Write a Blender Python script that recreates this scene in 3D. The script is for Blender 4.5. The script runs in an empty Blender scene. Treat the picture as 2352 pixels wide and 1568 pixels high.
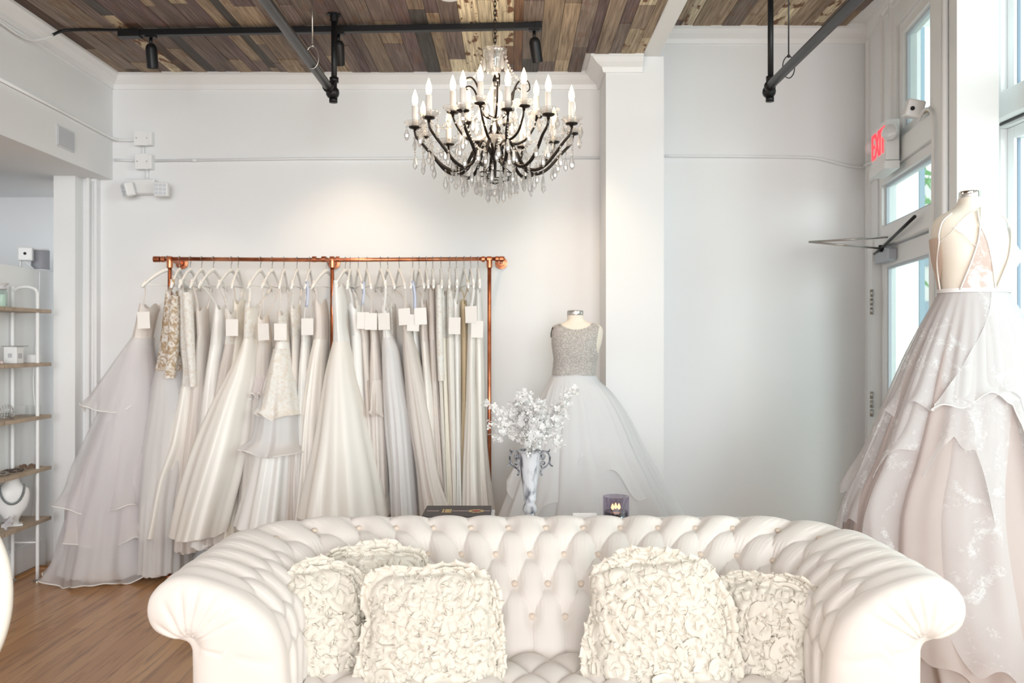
import bpy, math, random
import numpy as np
from mathutils import Vector, Matrix
random.seed(7)
rng = np.random.default_rng(7)
PI = math.pi
sc = bpy.context.scene
COL = sc.collection

# ---------------------------------------------------------------- camera, world, light, exposure
F, CX, CY, H = 2000.0, 1176.0, 784.0, 1.45           # focal length in px of the 2352 frame, principal point, eye height
YW = 5.714                                            # distance of the back wall
def P(x, y, Y):                                       # a pixel at the depth Y as a point of the room
    return Vector(((x-CX)*Y/F, Y, H+(CY-y)*Y/F))
cam = bpy.data.cameras.new('camera'); camo = bpy.data.objects.new('camera', cam); COL.objects.link(camo)
cam.sensor_width = 36; cam.lens = F/2352*36
camo.location = (0, 0, H); camo.rotation_euler = (PI/2, 0, 0)
cam.dof.use_dof = True; cam.dof.focus_distance = 3.35; cam.dof.aperture_fstop = 3.2
cam.clip_start = .05
sc.camera = camo
w = bpy.data.worlds.new('sky'); sc.world = w; w.use_nodes = True
wn = w.node_tree.nodes; bg = wn['Background']
bg.inputs[0].default_value = (.93, .97, 1.0, 1); bg.inputs[1].default_value = 1.4
vs = sc.view_settings
sc.display_settings.display_device = 'sRGB'
vs.view_transform = 'Standard'; vs.look = 'None'; vs.gamma = 1; vs.use_curve_mapping = False
vs.exposure = .60
cy = sc.cycles
cy.max_bounces = 6; cy.diffuse_bounces = 4; cy.glossy_bounces = 3; cy.transmission_bounces = 5; cy.transparent_max_bounces = 16
cy.use_adaptive_sampling = True; cy.adaptive_threshold = .03
cy.caustics_reflective = False; cy.caustics_refractive = False
cy.sample_clamp_indirect = 6
cy.use_denoising = True
def lamp(kind, name, loc, energy, color=(1,1,1), size=.1, rot=None, size_y=None, spot=None, parent=None):
    l = bpy.data.lights.new(name, kind); l.energy = energy; l.color = color
    if kind == 'AREA':
        l.size = size
        if size_y: l.shape = 'RECTANGLE'; l.size_y = size_y
    else: l.shadow_soft_size = size
    if spot: l.spot_size, l.spot_blend = spot
    o = bpy.data.objects.new(name, l); COL.objects.link(o); o.location = loc
    if rot: o.rotation_euler = rot
    if parent: o.parent = parent; o.location = Vector(loc)-parent.location
    return o
# daylight: the shop front behind the photographer and the tall windows on the right
lamp('AREA', 'daylight_right_window', (6.0, -4.2, 2.6), 540, (.93, .97, 1), 7.0, (PI/2, 0, PI/2-1.03), 3.2)
lamp('AREA', 'overhead_fill', (0.2, .4, 3.15), 36, (.98, .99, 1), 3.4, (0, 0, 0), 2.4)  # unseen overhead fill, added to brighten the seat, sofa top and floor
lamp('AREA', 'daylight_shop_front', (2.8, -11.0, 2.6), 1130, (.965, .985, 1), 8.0, (PI/2, 0, .12), 4.5)

# ---------------------------------------------------------------- helpers
def tag(o, label=None, cat=None, group=None, kind=None):
    if label: o['label'] = label
    if cat: o['category'] = cat
    if group: o['group'] = group
    if kind: o['kind'] = kind
    return o
def thing(name, label, cat, loc=(0,0,0), group=None):
    o = bpy.data.objects.new(name, None); COL.objects.link(o); o.location = loc; o.empty_display_size = .1
    return tag(o, label, cat, group)
def copy_tree(o, parent=None):
    c = o.copy(); COL.objects.link(c); c.parent = parent
    for ch in list(o.children): copy_tree(ch, c)
    return c
def wloc(o):
    v = Vector((0,0,0))
    while o is not None: v += o.location; o = o.parent
    return v
class MB:
    def __init__(s): s.v = []; s.f = []; s.n = 0; s.cols = None
    def add(s, vs, fs, M=None):
        vs = [tuple(M @ Vector(p)) for p in vs] if M is not None else [tuple(p) for p in vs]
        s.v += vs; s.f += [tuple(i+s.n for i in f) for f in fs]; s.n += len(vs); return s
    def box(s, a, b, M=None):
        (x0,y0,z0),(x1,y1,z1) = a, b
        v = [(x0,y0,z0),(x1,y0,z0),(x1,y1,z0),(x0,y1,z0),(x0,y0,z1),(x1,y0,z1),(x1,y1,z1),(x0,y1,z1)]
        return s.add(v, [(0,3,2,1),(4,5,6,7),(0,1,5,4),(1,2,6,5),(2,3,7,6),(3,0,4,7)], M)
    def cbox(s, c, d, M=None):
        return s.box((c[0]-d[0]/2,c[1]-d[1]/2,c[2]-d[2]/2), (c[0]+d[0]/2,c[1]+d[1]/2,c[2]+d[2]/2), M)
    def grid(s, Q, cu=False, cv=False, M=None):       # Q[nu][nv] points
        Q = np.asarray(Q); nu, nv = Q.shape[:2]
        fs = [(i*nv+j, ((i+1)%nu)*nv+j, ((i+1)%nu)*nv+(j+1)%nv, i*nv+(j+1)%nv)
              for i in range(nu if cu else nu-1) for j in range(nv if cv else nv-1)]
        return s.add([tuple(p) for p in Q.reshape(-1,3)], fs, M)
    def tube(s, pts, r, seg=8, closed=False, caps=True, M=None):
        pts = [Vector(p) for p in pts]; n = len(pts)
        rs = r if isinstance(r, (list, tuple)) else [r]*n
        T = []
        for i in range(n):
            a = pts[(i-1)%n] if (closed or i > 0) else pts[i]; b = pts[(i+1)%n] if (closed or i < n-1) else pts[i]
            t = b-a; T.append(t.normalized() if t.length > 1e-9 else Vector((0,0,1)))
        N = T[0].orthogonal().normalized(); vs = []
        for i in range(n):
            N = (N - T[i]*N.dot(T[i])); N = N.normalized() if N.length > 1e-6 else T[i].orthogonal().normalized()
            B = T[i].cross(N)
            for k in range(seg):
                a = 2*PI*k/seg; vs.append(pts[i]+(N*math.cos(a)+B*math.sin(a))*rs[i])
        fs = []
        for i in range(n if closed else n-1):
            j = (i+1) % n
            for k in range(seg):
                k2 = (k+1) % seg; fs.append((i*seg+k, i*seg+k2, j*seg+k2, j*seg+k))
        if caps and not closed:
            fs.append(tuple(range(seg-1,-1,-1))); fs.append(tuple(range((n-1)*seg, n*seg)))
        return s.add(vs, fs, M)
    def lathe(s, prof, c=(0,0,0), seg=24, M=None, mod=None):   # prof: (r, z)
        vs = []
        for (r, z) in prof:
            for k in range(seg):
                a = 2*PI*k/seg; m = mod(a, r, z) if mod else 1
                vs.append((c[0]+r*m*math.cos(a), c[1]+r*m*math.sin(a), c[2]+z))
        n = len(prof); fs = []
        for i in range(n-1):
            for k in range(seg):
                k2 = (k+1)%seg; fs.append((i*seg+k, i*seg+k2, (i+1)*seg+k2, (i+1)*seg+k))
        if prof[0][0] > 1e-5: fs.append(tuple(range(seg-1,-1,-1)))
        if prof[-1][0] > 1e-5: fs.append(tuple(range((n-1)*seg, n*seg)))
        return s.add(vs, fs, M)
    def ball(s, c, r, seg=10, sc=(1,1,1), M=None):
        n = max(4, seg//2+1)
        pr = [(math.sin(PI*i/n)*r if 0<i<n else 1e-6, -math.cos(PI*i/n)*r) for i in range(n+1)]
        vs = []
        for (q, z) in pr:
            for k in range(seg):
                a = 2*PI*k/seg; vs.append((c[0]+q*math.cos(a)*sc[0], c[1]+q*math.sin(a)*sc[1], c[2]+z*sc[2]))
        fs = [(i*seg+k, i*seg+(k+1)%seg, (i+1)*seg+(k+1)%seg, (i+1)*seg+k) for i in range(n) for k in range(seg)]
        return s.add(vs, fs, M)
    def poly(s, pts, M=None): return s.add(pts, [tuple(range(len(pts)))], M)
    def build(s, name, mat, parent=None, smooth=True, bevel=0, sharp=None, label=None, solid=0, kind=None, sub=0):
        off = wloc(parent) if parent is not None else Vector((0,0,0))
        me = bpy.data.meshes.new(name)
        me.from_pydata([(a-off.x, b-off.y, c-off.z) for a,b,c in s.v], [], s.f)
        me.materials.append(mat)
        if smooth: me.shade_smooth()
        if sharp is not None: me.set_sharp_from_angle(angle=math.radians(sharp))
        me.update()
        o = bpy.data.objects.new(name, me); COL.objects.link(o)
        if parent is not None: o.parent = parent
        if bevel:
            m = o.modifiers.new('bevel','BEVEL'); m.width = bevel; m.segments = 2; m.limit_method = 'ANGLE'
        if solid:
            m = o.modifiers.new('solid','SOLIDIFY'); m.thickness = solid; m.offset = 0
        if sub:
            m = o.modifiers.new('sub','SUBSURF'); m.levels = sub; m.render_levels = sub
        if label: o['label'] = label
        if kind: o['kind'] = kind
        return o
def struct(o): o['kind'] = 'structure'; return o
def cr(pts, n):                                        # Catmull-Rom through points, n samples
    p = np.asarray(pts, float); m = len(p)
    t = np.linspace(0, m-1-1e-9, n); i = t.astype(int); u = (t-i)[:,None]
    g = lambda k: p[np.clip(k, 0, m-1)]
    p0,p1,p2,p3 = g(i-1), g(i), g(i+1), g(i+2)
    return .5*((2*p1)+(-p0+p2)*u+(2*p0-5*p1+4*p2-p3)*u*u+(-p0+3*p1-3*p2+p3)*u**3)
def smooth_rows(rows, n):                              # rows (y, a, b, ...) -> n rows, monotone in the first column
    r = np.asarray(rows, float)
    y = np.linspace(r[0,0], r[-1,0], n); out = [y]
    d = np.diff(r[:,0])
    for c in range(1, r.shape[1]):
        v = r[:,c]; sl = np.diff(v)/d
        m = np.concatenate([[sl[0]], np.where(sl[:-1]*sl[1:] > 0, 2*sl[:-1]*sl[1:]/(sl[:-1]+sl[1:]+1e-12), 0), [sl[-1]]])
        k = np.clip(np.searchsorted(r[:,0], y, side='right')-1, 0, len(d)-1)
        t = (y-r[k,0])/d[k]; h = d[k]
        out.append((2*t**3-3*t**2+1)*v[k]+(t**3-2*t**2+t)*h*m[k]+(-2*t**3+3*t**2)*v[k+1]+(t**3-t**2)*h*m[k+1])
    return np.stack(out, 1)

# ---------------------------------------------------------------- materials
def lin(c): return tuple(((v/255)/12.92 if v/255 <= .04045 else ((v/255+.055)/1.055)**2.4) for v in c)
MATS = {}
def mat(name, rgb, rough=.6, metal=0, spec=.5, noise=None, bump=None, emit=None, trans=0, coat=0, sheen=0, ior=None):
    m = bpy.data.materials.new(name); m.use_nodes = True; nt = m.node_tree; b = nt.nodes['Principled BSDF']
    c = lin(rgb); b.inputs['Base Color'].default_value = (*c,1); b.inputs['Roughness'].default_value = rough
    b.inputs['Metallic'].default_value = metal; b.inputs['Specular IOR Level'].default_value = spec
    b.inputs['Transmission Weight'].default_value = trans; b.inputs['Coat Weight'].default_value = coat
    b.inputs['Sheen Weight'].default_value = sheen
    if ior: b.inputs['IOR'].default_value = ior
    if emit: b.inputs['Emission Color'].default_value = (*lin(emit[0]),1); b.inputs['Emission Strength'].default_value = emit[1]
    tc = None
    if noise:                                          # (scale, rgb2, lo, hi)
        tc = nt.nodes.new('ShaderNodeTexCoord'); n = nt.nodes.new('ShaderNodeTexNoise'); n.inputs['Scale'].default_value = noise[0]; n.inputs['Detail'].default_value = 5
        nt.links.new(tc.outputs['Object'], n.inputs['Vector'])
        r = nt.nodes.new('ShaderNodeValToRGB'); r.color_ramp.elements[0].position = noise[2]; r.color_ramp.elements[1].position = noise[3]
        r.color_ramp.elements[0].color = (*c,1); r.color_ramp.elements[1].color = (*lin(noise[1]),1)
        nt.links.new(n.outputs['Fac'], r.inputs['Fac']); nt.links.new(r.outputs['Color'], b.inputs['Base Color'])
    if bump:                                           # (scale, strength, distance)
        tc = tc or nt.nodes.new('ShaderNodeTexCoord'); n2 = nt.nodes.new('ShaderNodeTexNoise'); n2.inputs['Scale'].default_value = bump[0]; n2.inputs['Detail'].default_value = 4
        nt.links.new(tc.outputs['Object'], n2.inputs['Vector']); bp = nt.nodes.new('ShaderNodeBump')
        bp.inputs['Strength'].default_value = bump[1]; bp.inputs['Distance'].default_value = bump[2]
        nt.links.new(n2.outputs['Fac'], bp.inputs['Height']); nt.links.new(bp.outputs['Normal'], b.inputs['Normal'])
    return m
def cloth(name, rgb, transl=.25, alpha=1.0, gloss=0, bump=(220,.15,.002), lace=None, rgb2=None):
    """fabric: diffuse + translucent, a satin gloss, open weave as transparency; lace = denser white motifs"""
    m = bpy.data.materials.new(name); m.use_nodes = True; nt = m.node_tree; N = nt.nodes; L = nt.links
    N.remove(N['Principled BSDF']); out = N['Material Output']
    col = N.new('ShaderNodeRGB'); col.outputs[0].default_value = (*lin(rgb),1); csock = col.outputs[0]; asock = None
    tc = N.new('ShaderNodeTexCoord')
    if lace:                                           # (scale, threshold, rgb of the motif)
        vo = N.new('ShaderNodeTexNoise'); vo.inputs['Scale'].default_value = lace[0]; vo.inputs['Detail'].default_value = 3; vo.inputs['Distortion'].default_value = 1.4
        L.new(tc.outputs['Object'], vo.inputs['Vector'])
        v2 = N.new('ShaderNodeTexVoronoi'); v2.inputs['Scale'].default_value = lace[0]*7; L.new(tc.outputs['Object'], v2.inputs['Vector'])
        v3 = N.new('ShaderNodeTexNoise'); v3.inputs['Scale'].default_value = lace[0]*9; v3.inputs['Detail'].default_value = 2; v3.inputs['Distortion'].default_value = 2.5; L.new(tc.outputs['Object'], v3.inputs['Vector'])
        a0 = N.new('ShaderNodeMath'); a0.operation = 'MULTIPLY_ADD'; L.new(v3.outputs['Fac'], a0.inputs[0]); a0.inputs[1].default_value = .34; L.new(vo.outputs['Fac'], a0.inputs[2])
        ad = N.new('ShaderNodeMath'); ad.operation = 'MULTIPLY_ADD'; L.new(v2.outputs['Distance'], ad.inputs[0]); ad.inputs[1].default_value = -.10; L.new(a0.outputs[0], ad.inputs[2])
        mr = N.new('ShaderNodeMapRange'); mr.inputs['From Min'].default_value = lace[1]+.08; mr.inputs['From Max'].default_value = lace[1]+.22
        L.new(ad.outputs[0], mr.inputs['Value'])
        mx = N.new('ShaderNodeMix'); mx.data_type = 'RGBA'; L.new(mr.outputs[0], mx.inputs['Factor']); L.new(csock, mx.inputs[6]); mx.inputs[7].default_value = (*lin(lace[2]),1)
        csock = mx.outputs[2]; asock = mr.outputs[0]
    d = N.new('ShaderNodeBsdfDiffuse'); t = N.new('ShaderNodeBsdfTranslucent')
    L.new(csock, d.inputs[0]); L.new(csock, t.inputs[0])
    mix = N.new('ShaderNodeMixShader'); mix.inputs[0].default_value = transl; L.new(d.outputs[0], mix.inputs[1]); L.new(t.outputs[0], mix.inputs[2]); sh = mix.outputs[0]
    if bump:
        n2 = N.new('ShaderNodeTexNoise'); n2.inputs['Scale'].default_value = bump[0]; L.new(tc.outputs['Object'], n2.inputs['Vector'])
        bp = N.new('ShaderNodeBump'); bp.inputs['Strength'].default_value = bump[1]; bp.inputs['Distance'].default_value = bump[2]
        L.new(n2.outputs['Fac'], bp.inputs['Height']); L.new(bp.outputs['Normal'], d.inputs['Normal'])
    if gloss:
        g = N.new('ShaderNodeBsdfGlossy'); g.inputs['Roughness'].default_value = .38; g.inputs[0].default_value = (1,.98,.95,1)
        m2 = N.new('ShaderNodeMixShader'); m2.inputs[0].default_value = gloss; L.new(sh, m2.inputs[1]); L.new(g.outputs[0], m2.inputs[2]); sh = m2.outputs[0]
    if alpha < 1:
        tr = N.new('ShaderNodeBsdfTransparent'); m3 = N.new('ShaderNodeMixShader'); m3.inputs[0].default_value = alpha
        if asock is not None:
            ma = N.new('ShaderNodeMath'); ma.operation = 'MULTIPLY_ADD'; L.new(asock, ma.inputs[0]); ma.inputs[1].default_value = .95-alpha; ma.inputs[2].default_value = alpha
            L.new(ma.outputs[0], m3.inputs[0])
        L.new(tr.outputs[0], m3.inputs[1]); L.new(sh, m3.inputs[2]); sh = m3.outputs[0]
    L.new(sh, out.inputs['Surface'])
    return m
def pane(name, tint=(240,248,246), refl=.06):
    m = bpy.data.materials.new(name); m.use_nodes = True; nt = m.node_tree; N = nt.nodes; L = nt.links
    N.remove(N['Principled BSDF']); t = N.new('ShaderNodeBsdfTransparent'); t.inputs[0].default_value = (*lin(tint),1)
    g = N.new('ShaderNodeBsdfGlossy'); g.inputs['Roughness'].default_value = .02
    mx = N.new('ShaderNodeMixShader'); mx.inputs[0].default_value = refl; L.new(t.outputs[0], mx.inputs[1]); L.new(g.outputs[0], mx.inputs[2])
    L.new(mx.outputs[0], N['Material Output'].inputs['Surface']); return m
def crystal(name='cut_crystal', refr=.25, gl=.16, tl=.26):
    m = bpy.data.materials.new(name); m.use_nodes = True; nt = m.node_tree; N = nt.nodes; L = nt.links
    N.remove(N['Principled BSDF']); t = N.new('ShaderNodeBsdfTransparent'); g = N.new('ShaderNodeBsdfGlossy'); g.inputs['Roughness'].default_value = .06
    r = N.new('ShaderNodeBsdfRefraction'); r.inputs['IOR'].default_value = 1.5; r.inputs['Roughness'].default_value = .03
    d = N.new('ShaderNodeBsdfTranslucent'); d.inputs[0].default_value = (1,1,1,1)
    a = N.new('ShaderNodeMixShader'); a.inputs[0].default_value = refr; L.new(t.outputs[0], a.inputs[1]); L.new(r.outputs[0], a.inputs[2])
    b = N.new('ShaderNodeMixShader'); b.inputs[0].default_value = gl; L.new(a.outputs[0], b.inputs[1]); L.new(g.outputs[0], b.inputs[2])
    c = N.new('ShaderNodeMixShader'); c.inputs[0].default_value = tl; L.new(b.outputs[0], c.inputs[1]); L.new(d.outputs[0], c.inputs[2])
    L.new(c.outputs[0], N['Material Output'].inputs['Surface']); return m
def wood_floor():
    m = bpy.data.materials.new('oak_floor'); m.use_nodes = True; nt = m.node_tree; N = nt.nodes; L = nt.links; b = N['Principled BSDF']
    tc = N.new('ShaderNodeTexCoord'); mp = N.new('ShaderNodeMapping'); mp.inputs['Rotation'].default_value = (0,0,PI/2)
    L.new(tc.outputs['Object'], mp.inputs[0])
    br = N.new('ShaderNodeTexBrick'); br.inputs['Scale'].default_value = 1; br.inputs['Brick Width'].default_value = 1.1; br.inputs['Row Height'].default_value = .083
    br.inputs['Mortar Size'].default_value = .0007; br.inputs['Color1'].default_value = (*lin((204,156,106)),1); br.inputs['Color2'].default_value = (*lin((182,132,86)),1); br.inputs['Mortar'].default_value = (*lin((112,78,50)),1)
    br.offset = .37; L.new(mp.outputs[0], br.inputs['Vector'])
    mp2 = N.new('ShaderNodeMapping'); mp2.inputs['Scale'].default_value = (26,1.6,1); L.new(tc.outputs['Object'], mp2.inputs[0])
    n = N.new('ShaderNodeTexNoise'); n.inputs['Scale'].default_value = 1.6; n.inputs['Detail'].default_value = 6; n.inputs['Distortion'].default_value = .6; L.new(mp2.outputs[0], n.inputs['Vector'])
    r = N.new('ShaderNodeValToRGB'); r.color_ramp.elements[0].position = .28; r.color_ramp.elements[1].position = .5
    r.color_ramp.elements[0].color = (.35,.3,.26,1); r.color_ramp.elements[1].color = (1,1,1,1); L.new(n.outputs['Fac'], r.inputs[0])
    mx = N.new('ShaderNodeMix'); mx.data_type = 'RGBA'; mx.blend_type = 'MULTIPLY'; mx.inputs[0].default_value = .75
    L.new(br.outputs['Color'], mx.inputs[6]); L.new(r.outputs[0], mx.inputs[7]); L.new(mx.outputs[2], b.inputs['Base Color'])
    b.inputs['Roughness'].default_value = .3; b.inputs['Coat Weight'].default_value = .25; b.inputs['Coat Roughness'].default_value = .18
    return m
def reclaimed():
    m = bpy.data.materials.new('reclaimed_planks'); m.use_nodes = True; nt = m.node_tree; N = nt.nodes; L = nt.links; b = N['Principled BSDF']
    at = N.new('ShaderNodeAttribute'); at.attribute_name = 'plank'
    tc = N.new('ShaderNodeTexCoord'); mp = N.new('ShaderNodeMapping'); mp.inputs['Scale'].default_value = (60,2.2,1); L.new(tc.outputs['Object'], mp.inputs[0])
    n = N.new('ShaderNodeTexNoise'); n.inputs['Scale'].default_value = 1.5; n.inputs['Detail'].default_value = 6; n.inputs['Distortion'].default_value = .5; L.new(mp.outputs[0], n.inputs['Vector'])
    r = N.new('ShaderNodeValToRGB'); r.color_ramp.elements[0].position = .3; r.color_ramp.elements[1].position = .72
    r.color_ramp.elements[0].color = (.45,.4,.36,1); r.color_ramp.elements[1].color = (1.25,1.22,1.18,1); L.new(n.outputs['Fac'], r.inputs[0])
    mx = N.new('ShaderNodeMix'); mx.data_type = 'RGBA'; mx.blend_type = 'MULTIPLY'; mx.inputs[0].default_value = 1
    L.new(at.outputs['Color'], mx.inputs[6]); L.new(r.outputs[0], mx.inputs[7])
    mp3 = N.new('ShaderNodeMapping'); mp3.inputs['Scale'].default_value = (22,7,1); L.new(tc.outputs['Object'], mp3.inputs[0])
    n3 = N.new('ShaderNodeTexNoise'); n3.inputs['Scale'].default_value = 1.2; n3.inputs['Detail'].default_value = 8; L.new(mp3.outputs[0], n3.inputs['Vector'])
    r3 = N.new('ShaderNodeValToRGB'); r3.color_ramp.elements[0].position = .55; r3.color_ramp.elements[1].position = .6; L.new(n3.outputs['Fac'], r3.inputs[0])
    pm = N.new('ShaderNodeMath'); pm.operation = 'MULTIPLY'; L.new(r3.outputs[0], pm.inputs[0]); L.new(at.outputs['Alpha'], pm.inputs[1])
    m2 = N.new('ShaderNodeMix'); m2.data_type = 'RGBA'; L.new(pm.outputs[0], m2.inputs[0]); L.new(mx.outputs[2], m2.inputs[6]); m2.inputs[7].default_value = (*lin((118,82,56)),1)
    L.new(m2.outputs[2], b.inputs['Base Color']); b.inputs['Roughness'].default_value = .75
    bp = N.new('ShaderNodeBump'); bp.inputs['Strength'].default_value = .3; bp.inputs['Distance'].default_value = .004; L.new(n.outputs['Fac'], bp.inputs['Height']); L.new(bp.outputs[0], b.inputs['Normal'])
    return m
M_WALL = mat('wall_paint', (237,238,239), .75, bump=(90,.06,.002))
M_WHITE = mat('white_paint', (241,242,242), .5)
M_TRIM = mat('white_trim_paint', (238,238,238), .42)
M_FLOOR = wood_floor(); M_PLANK = reclaimed()
M_BLACK = mat('black_metal', (24,24,26), .42, .4)
M_PIPE = mat('dark_steel_pipe', (58,56,56), .38, .7)
M_COPPER = mat('copper_pipe', (216,142,106), .3, .95, noise=(9,(150,82,52),.35,.7))
M_IRON = mat('dark_bronze_iron', (48,42,38), .38, .7)
M_STEEL = mat('brushed_steel', (176,172,166), .28, .95)
M_CHROME = mat('polished_chrome', (205,200,195), .12, 1)
M_HANG = mat('white_hanger_lacquer', (240,239,236), .45)
M_WIRE = mat('hook_wire', (170,168,165), .3, .9)
M_TAG = mat('white_card', (240,236,232), .7)
M_SHELFW = mat('greyed_oak_board', (188,170,150), .6, noise=(14,(164,146,126),.35,.7))
M_PLASTIC = mat('white_plastic', (235,235,235), .4)
M_GREY = mat('grey_speaker_mesh', (160,160,166), .6, bump=(400,.2,.001))
M_DARK = mat('black_plastic', (22,22,24), .4)
M_PANE = pane('window_glass')
M_GLASS = mat('clear_glass', (250,252,252), .02, trans=1, ior=1.45)
M_CRYSTAL = crystal(); M_CLEAR = crystal('clear_crystal', .1, .14, .10)
M_SOFA = mat('ivory_linen', (228,220,213), .8, sheen=.25, bump=(900,.12,.0006))
M_BUTTON = mat('ivory_button', (218,202,186), .7)
M_PILLOW = cloth('cream_cotton', (238,231,219), .18, bump=(300,.2,.001))
M_LEG = mat('dark_wood_leg', (62,42,32), .45)
M_FORM = mat('ivory_jersey', (240,230,216), .8, sheen=.2)
M_RED = mat('lit_red_letters', (255,60,70), .5, emit=((255,50,62),1.2))
M_GOLD = mat('gold_foil', (200,168,96), .35, .7)
# ---------------------------------------------------------------- the room
ZL, ZR = 3.20, 3.50                                    # ceiling heights left and right of the beam
XB, XL, XC = -2.62, -3.05, 2.326                       # bulkhead face, left wall, right back corner
YF = -5.0                                              # the modelled room reaches a little behind the photographer
PX0, PX1, PY = .577, .933, 5.35                        # pilaster on the back wall
def door_x(Y): return .152*Y+1.457                     # the angled door wall
def wallbox(name, a, b, m=None, bevel=0): return struct(MB().box(a, b).build(name, m or M_WALL, smooth=False, bevel=bevel))
struct(MB().box((-4.2,YF,-.1),(2.6,6.6,0)).build('floor', M_FLOOR, smooth=False))
wallbox('wall_back', (-2.93,YW,0),(XC+.25,YW+.15,3.7))
wallbox('wall_pilaster', (PX0,PY,0),(PX1,YW-.001,ZL))
wallbox('wall_left', (XL-.5,YF,0),(XL,6.4,1.913), M_WHITE)
wallbox('wall_niche', (XL-.9,6.4,0),(-2.5,6.5,2.6))
wallbox('ceiling_niche', (XL-1.0,YW,2.51),(-2.931,6.399,2.66))
wallbox('wall_outer', (XL-1.0,YF,0),(XL-.9,6.5,2.6))
wallbox('wall_bulkhead', (XL-1.0,YF,2.51),(XB,YW-.001,ZL+.2))
wallbox('wall_column', (-2.927,5.56,.0),(-2.79,YW-.001,2.509), M_WHITE)
wallbox('trim_column_return', (-2.789,5.66,.0),(-2.70,YW-.001,2.509), M_WALL)
# ceilings: white slabs with a field of reclaimed planks under each
def slab(name, a, b): return struct(MB().box(a,b).build(name, M_WHITE, smooth=False))
slab('ceiling_left', (XB+.001,YF,ZL+.012),(.80,YW-.002,ZL+.3))
slab('ceiling_beam', (.801,YF,ZL),(.90,YW-.002,ZL+.5))
slab('ceiling_right', (.901,YF,ZR+.012),(2.75,YW-.002,ZR+.2))
PAL = [((104,88,88),5),((114,101,96),4),((134,120,105),3.2),((152,136,116),2.8),((180,166,142),2.0),((208,198,172),1.5),((84,68,58),1.3),((78,75,73),1.3),((128,98,76),.5),((124,112,104),2.2)]
def planks(name, x0, x1, y0, y1, z, notch=None):
    mb = MB(); cols = []; x = x0; wts = np.array([p[1] for p in PAL]); wts = wts/wts.sum()
    while x < x1-.004:
        wd = min(random.choice((.052,.07,.07,.088,.088,.105,.12)), x1-x)
        if x1-x-wd < .03: wd = x1-x
        ye = y1
        if notch and x+wd > notch[0]: ye = notch[1]
        y = y0-random.random()*1.0
        prev = None
        while y < ye:
            ln = random.choice((.5,.9,1.3,1.6,2.0,.35)); e = min(y+ln, ye); a = max(y, y0)
            if e-a > .01:
                dz = random.uniform(0,.008)
                mb.box((x+.0012,a+.001,z-dz),(x+wd-.0012,e-.001,z+.011))
                wt = wts.copy()
                if x > -.45: wt[3:6] *= 2.2; wt[0] *= .6; wt[6:8] *= .5; wt /= wt.sum()
                c = PAL[rng.choice(len(PAL), p=wt)][0]; k = random.uniform(1.05,1.45)
                peel = 1.0 if c[0] > 170 and random.random() < .7 else (.4 if random.random() < .25 else 0)
                cols += [(*[min(1, q*k) for q in lin(c)], peel)]*6
                # a groove line on the wider boards
            y += ln
        x += wd
    o = mb.build(name, M_PLANK, smooth=False)
    a = o.data.attributes.new('plank','FLOAT_COLOR','FACE')
    a.data.foreach_set('color', np.array(cols, dtype=np.float32).ravel())
    return struct(o)
planks('ceiling_planks_left', -2.55, .80, YF, 5.645, ZL, notch=(.468,5.28))
planks('ceiling_planks_right', 1.03, 2.168, YF, 5.645, ZR)
# crown mouldings
def crown(name, pts):                                  # pts along the wall top, offset to the room given per point
    mb = MB()
    prof = [(0,-.10),(.012,-.10),(.018,-.07),(.045,-.045),(.062,-.018),(.07,-.018),(.07,.012)]
    Q = [[(p[0]+n[0]*d, p[1]+n[1]*d, p[2]+z) for d, z in prof] for p, n in pts]
    mb.grid(Q); return struct(mb.build(name, M_TRIM, smooth=False))
crown('trim_crown_back', [((XB,YW,ZL),(1,-1)),((PX0-.001,YW,ZL),(-1.4,-1)),((PX0-.001,PY,ZL),(-1.4,-1)),((.80,PY,ZL),(0,-1))])
crown('trim_crown_left', [((XB,YF,ZL),(1,-1)),((XB,YW,ZL),(1,-1))])
crown('trim_crown_right', [((.901,YW,ZR),(0,-1)),((XC,YW,ZR),(-.5,-1)),((door_x(4.0),4.0,ZR),(-1,0))])
# baseboards and the wooden quarter round
struct(MB().box((XL,YF,0),(XL+.018,5.66,.17)).box((XL,YF,.17),(XL+.01,5.66,.19)).build('baseboard_left', M_TRIM, smooth=False))
struct(MB().tube([(XL+.02,YF,.004),(XL+.02,5.55,.004),(-2.93,5.55,.004),(-2.7,5.56,.004)], .02, 10).build('trim_quarter_round', mat('varnished_shoe_moulding',(150,104,58),.4)))
struct(MB().box((-2.70,YW-.016,0),(PX0,YW-.001,.14)).build('baseboard_back', M_TRIM, smooth=False))
struct(MB().box((PX0-.012,PY-.016,0),(PX1+.012,PY-.001,.14)).box((PX1,YW-.016,0),(XC,YW-.001,.14)).build('baseboard_pilaster', M_TRIM, smooth=False))
# vertical trim strip beside the column
struct(MB().box((-2.752+.0,5.63,0),(-2.735,5.659,2.509)).build('trim_corner_strip', M_TRIM, smooth=False))

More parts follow.
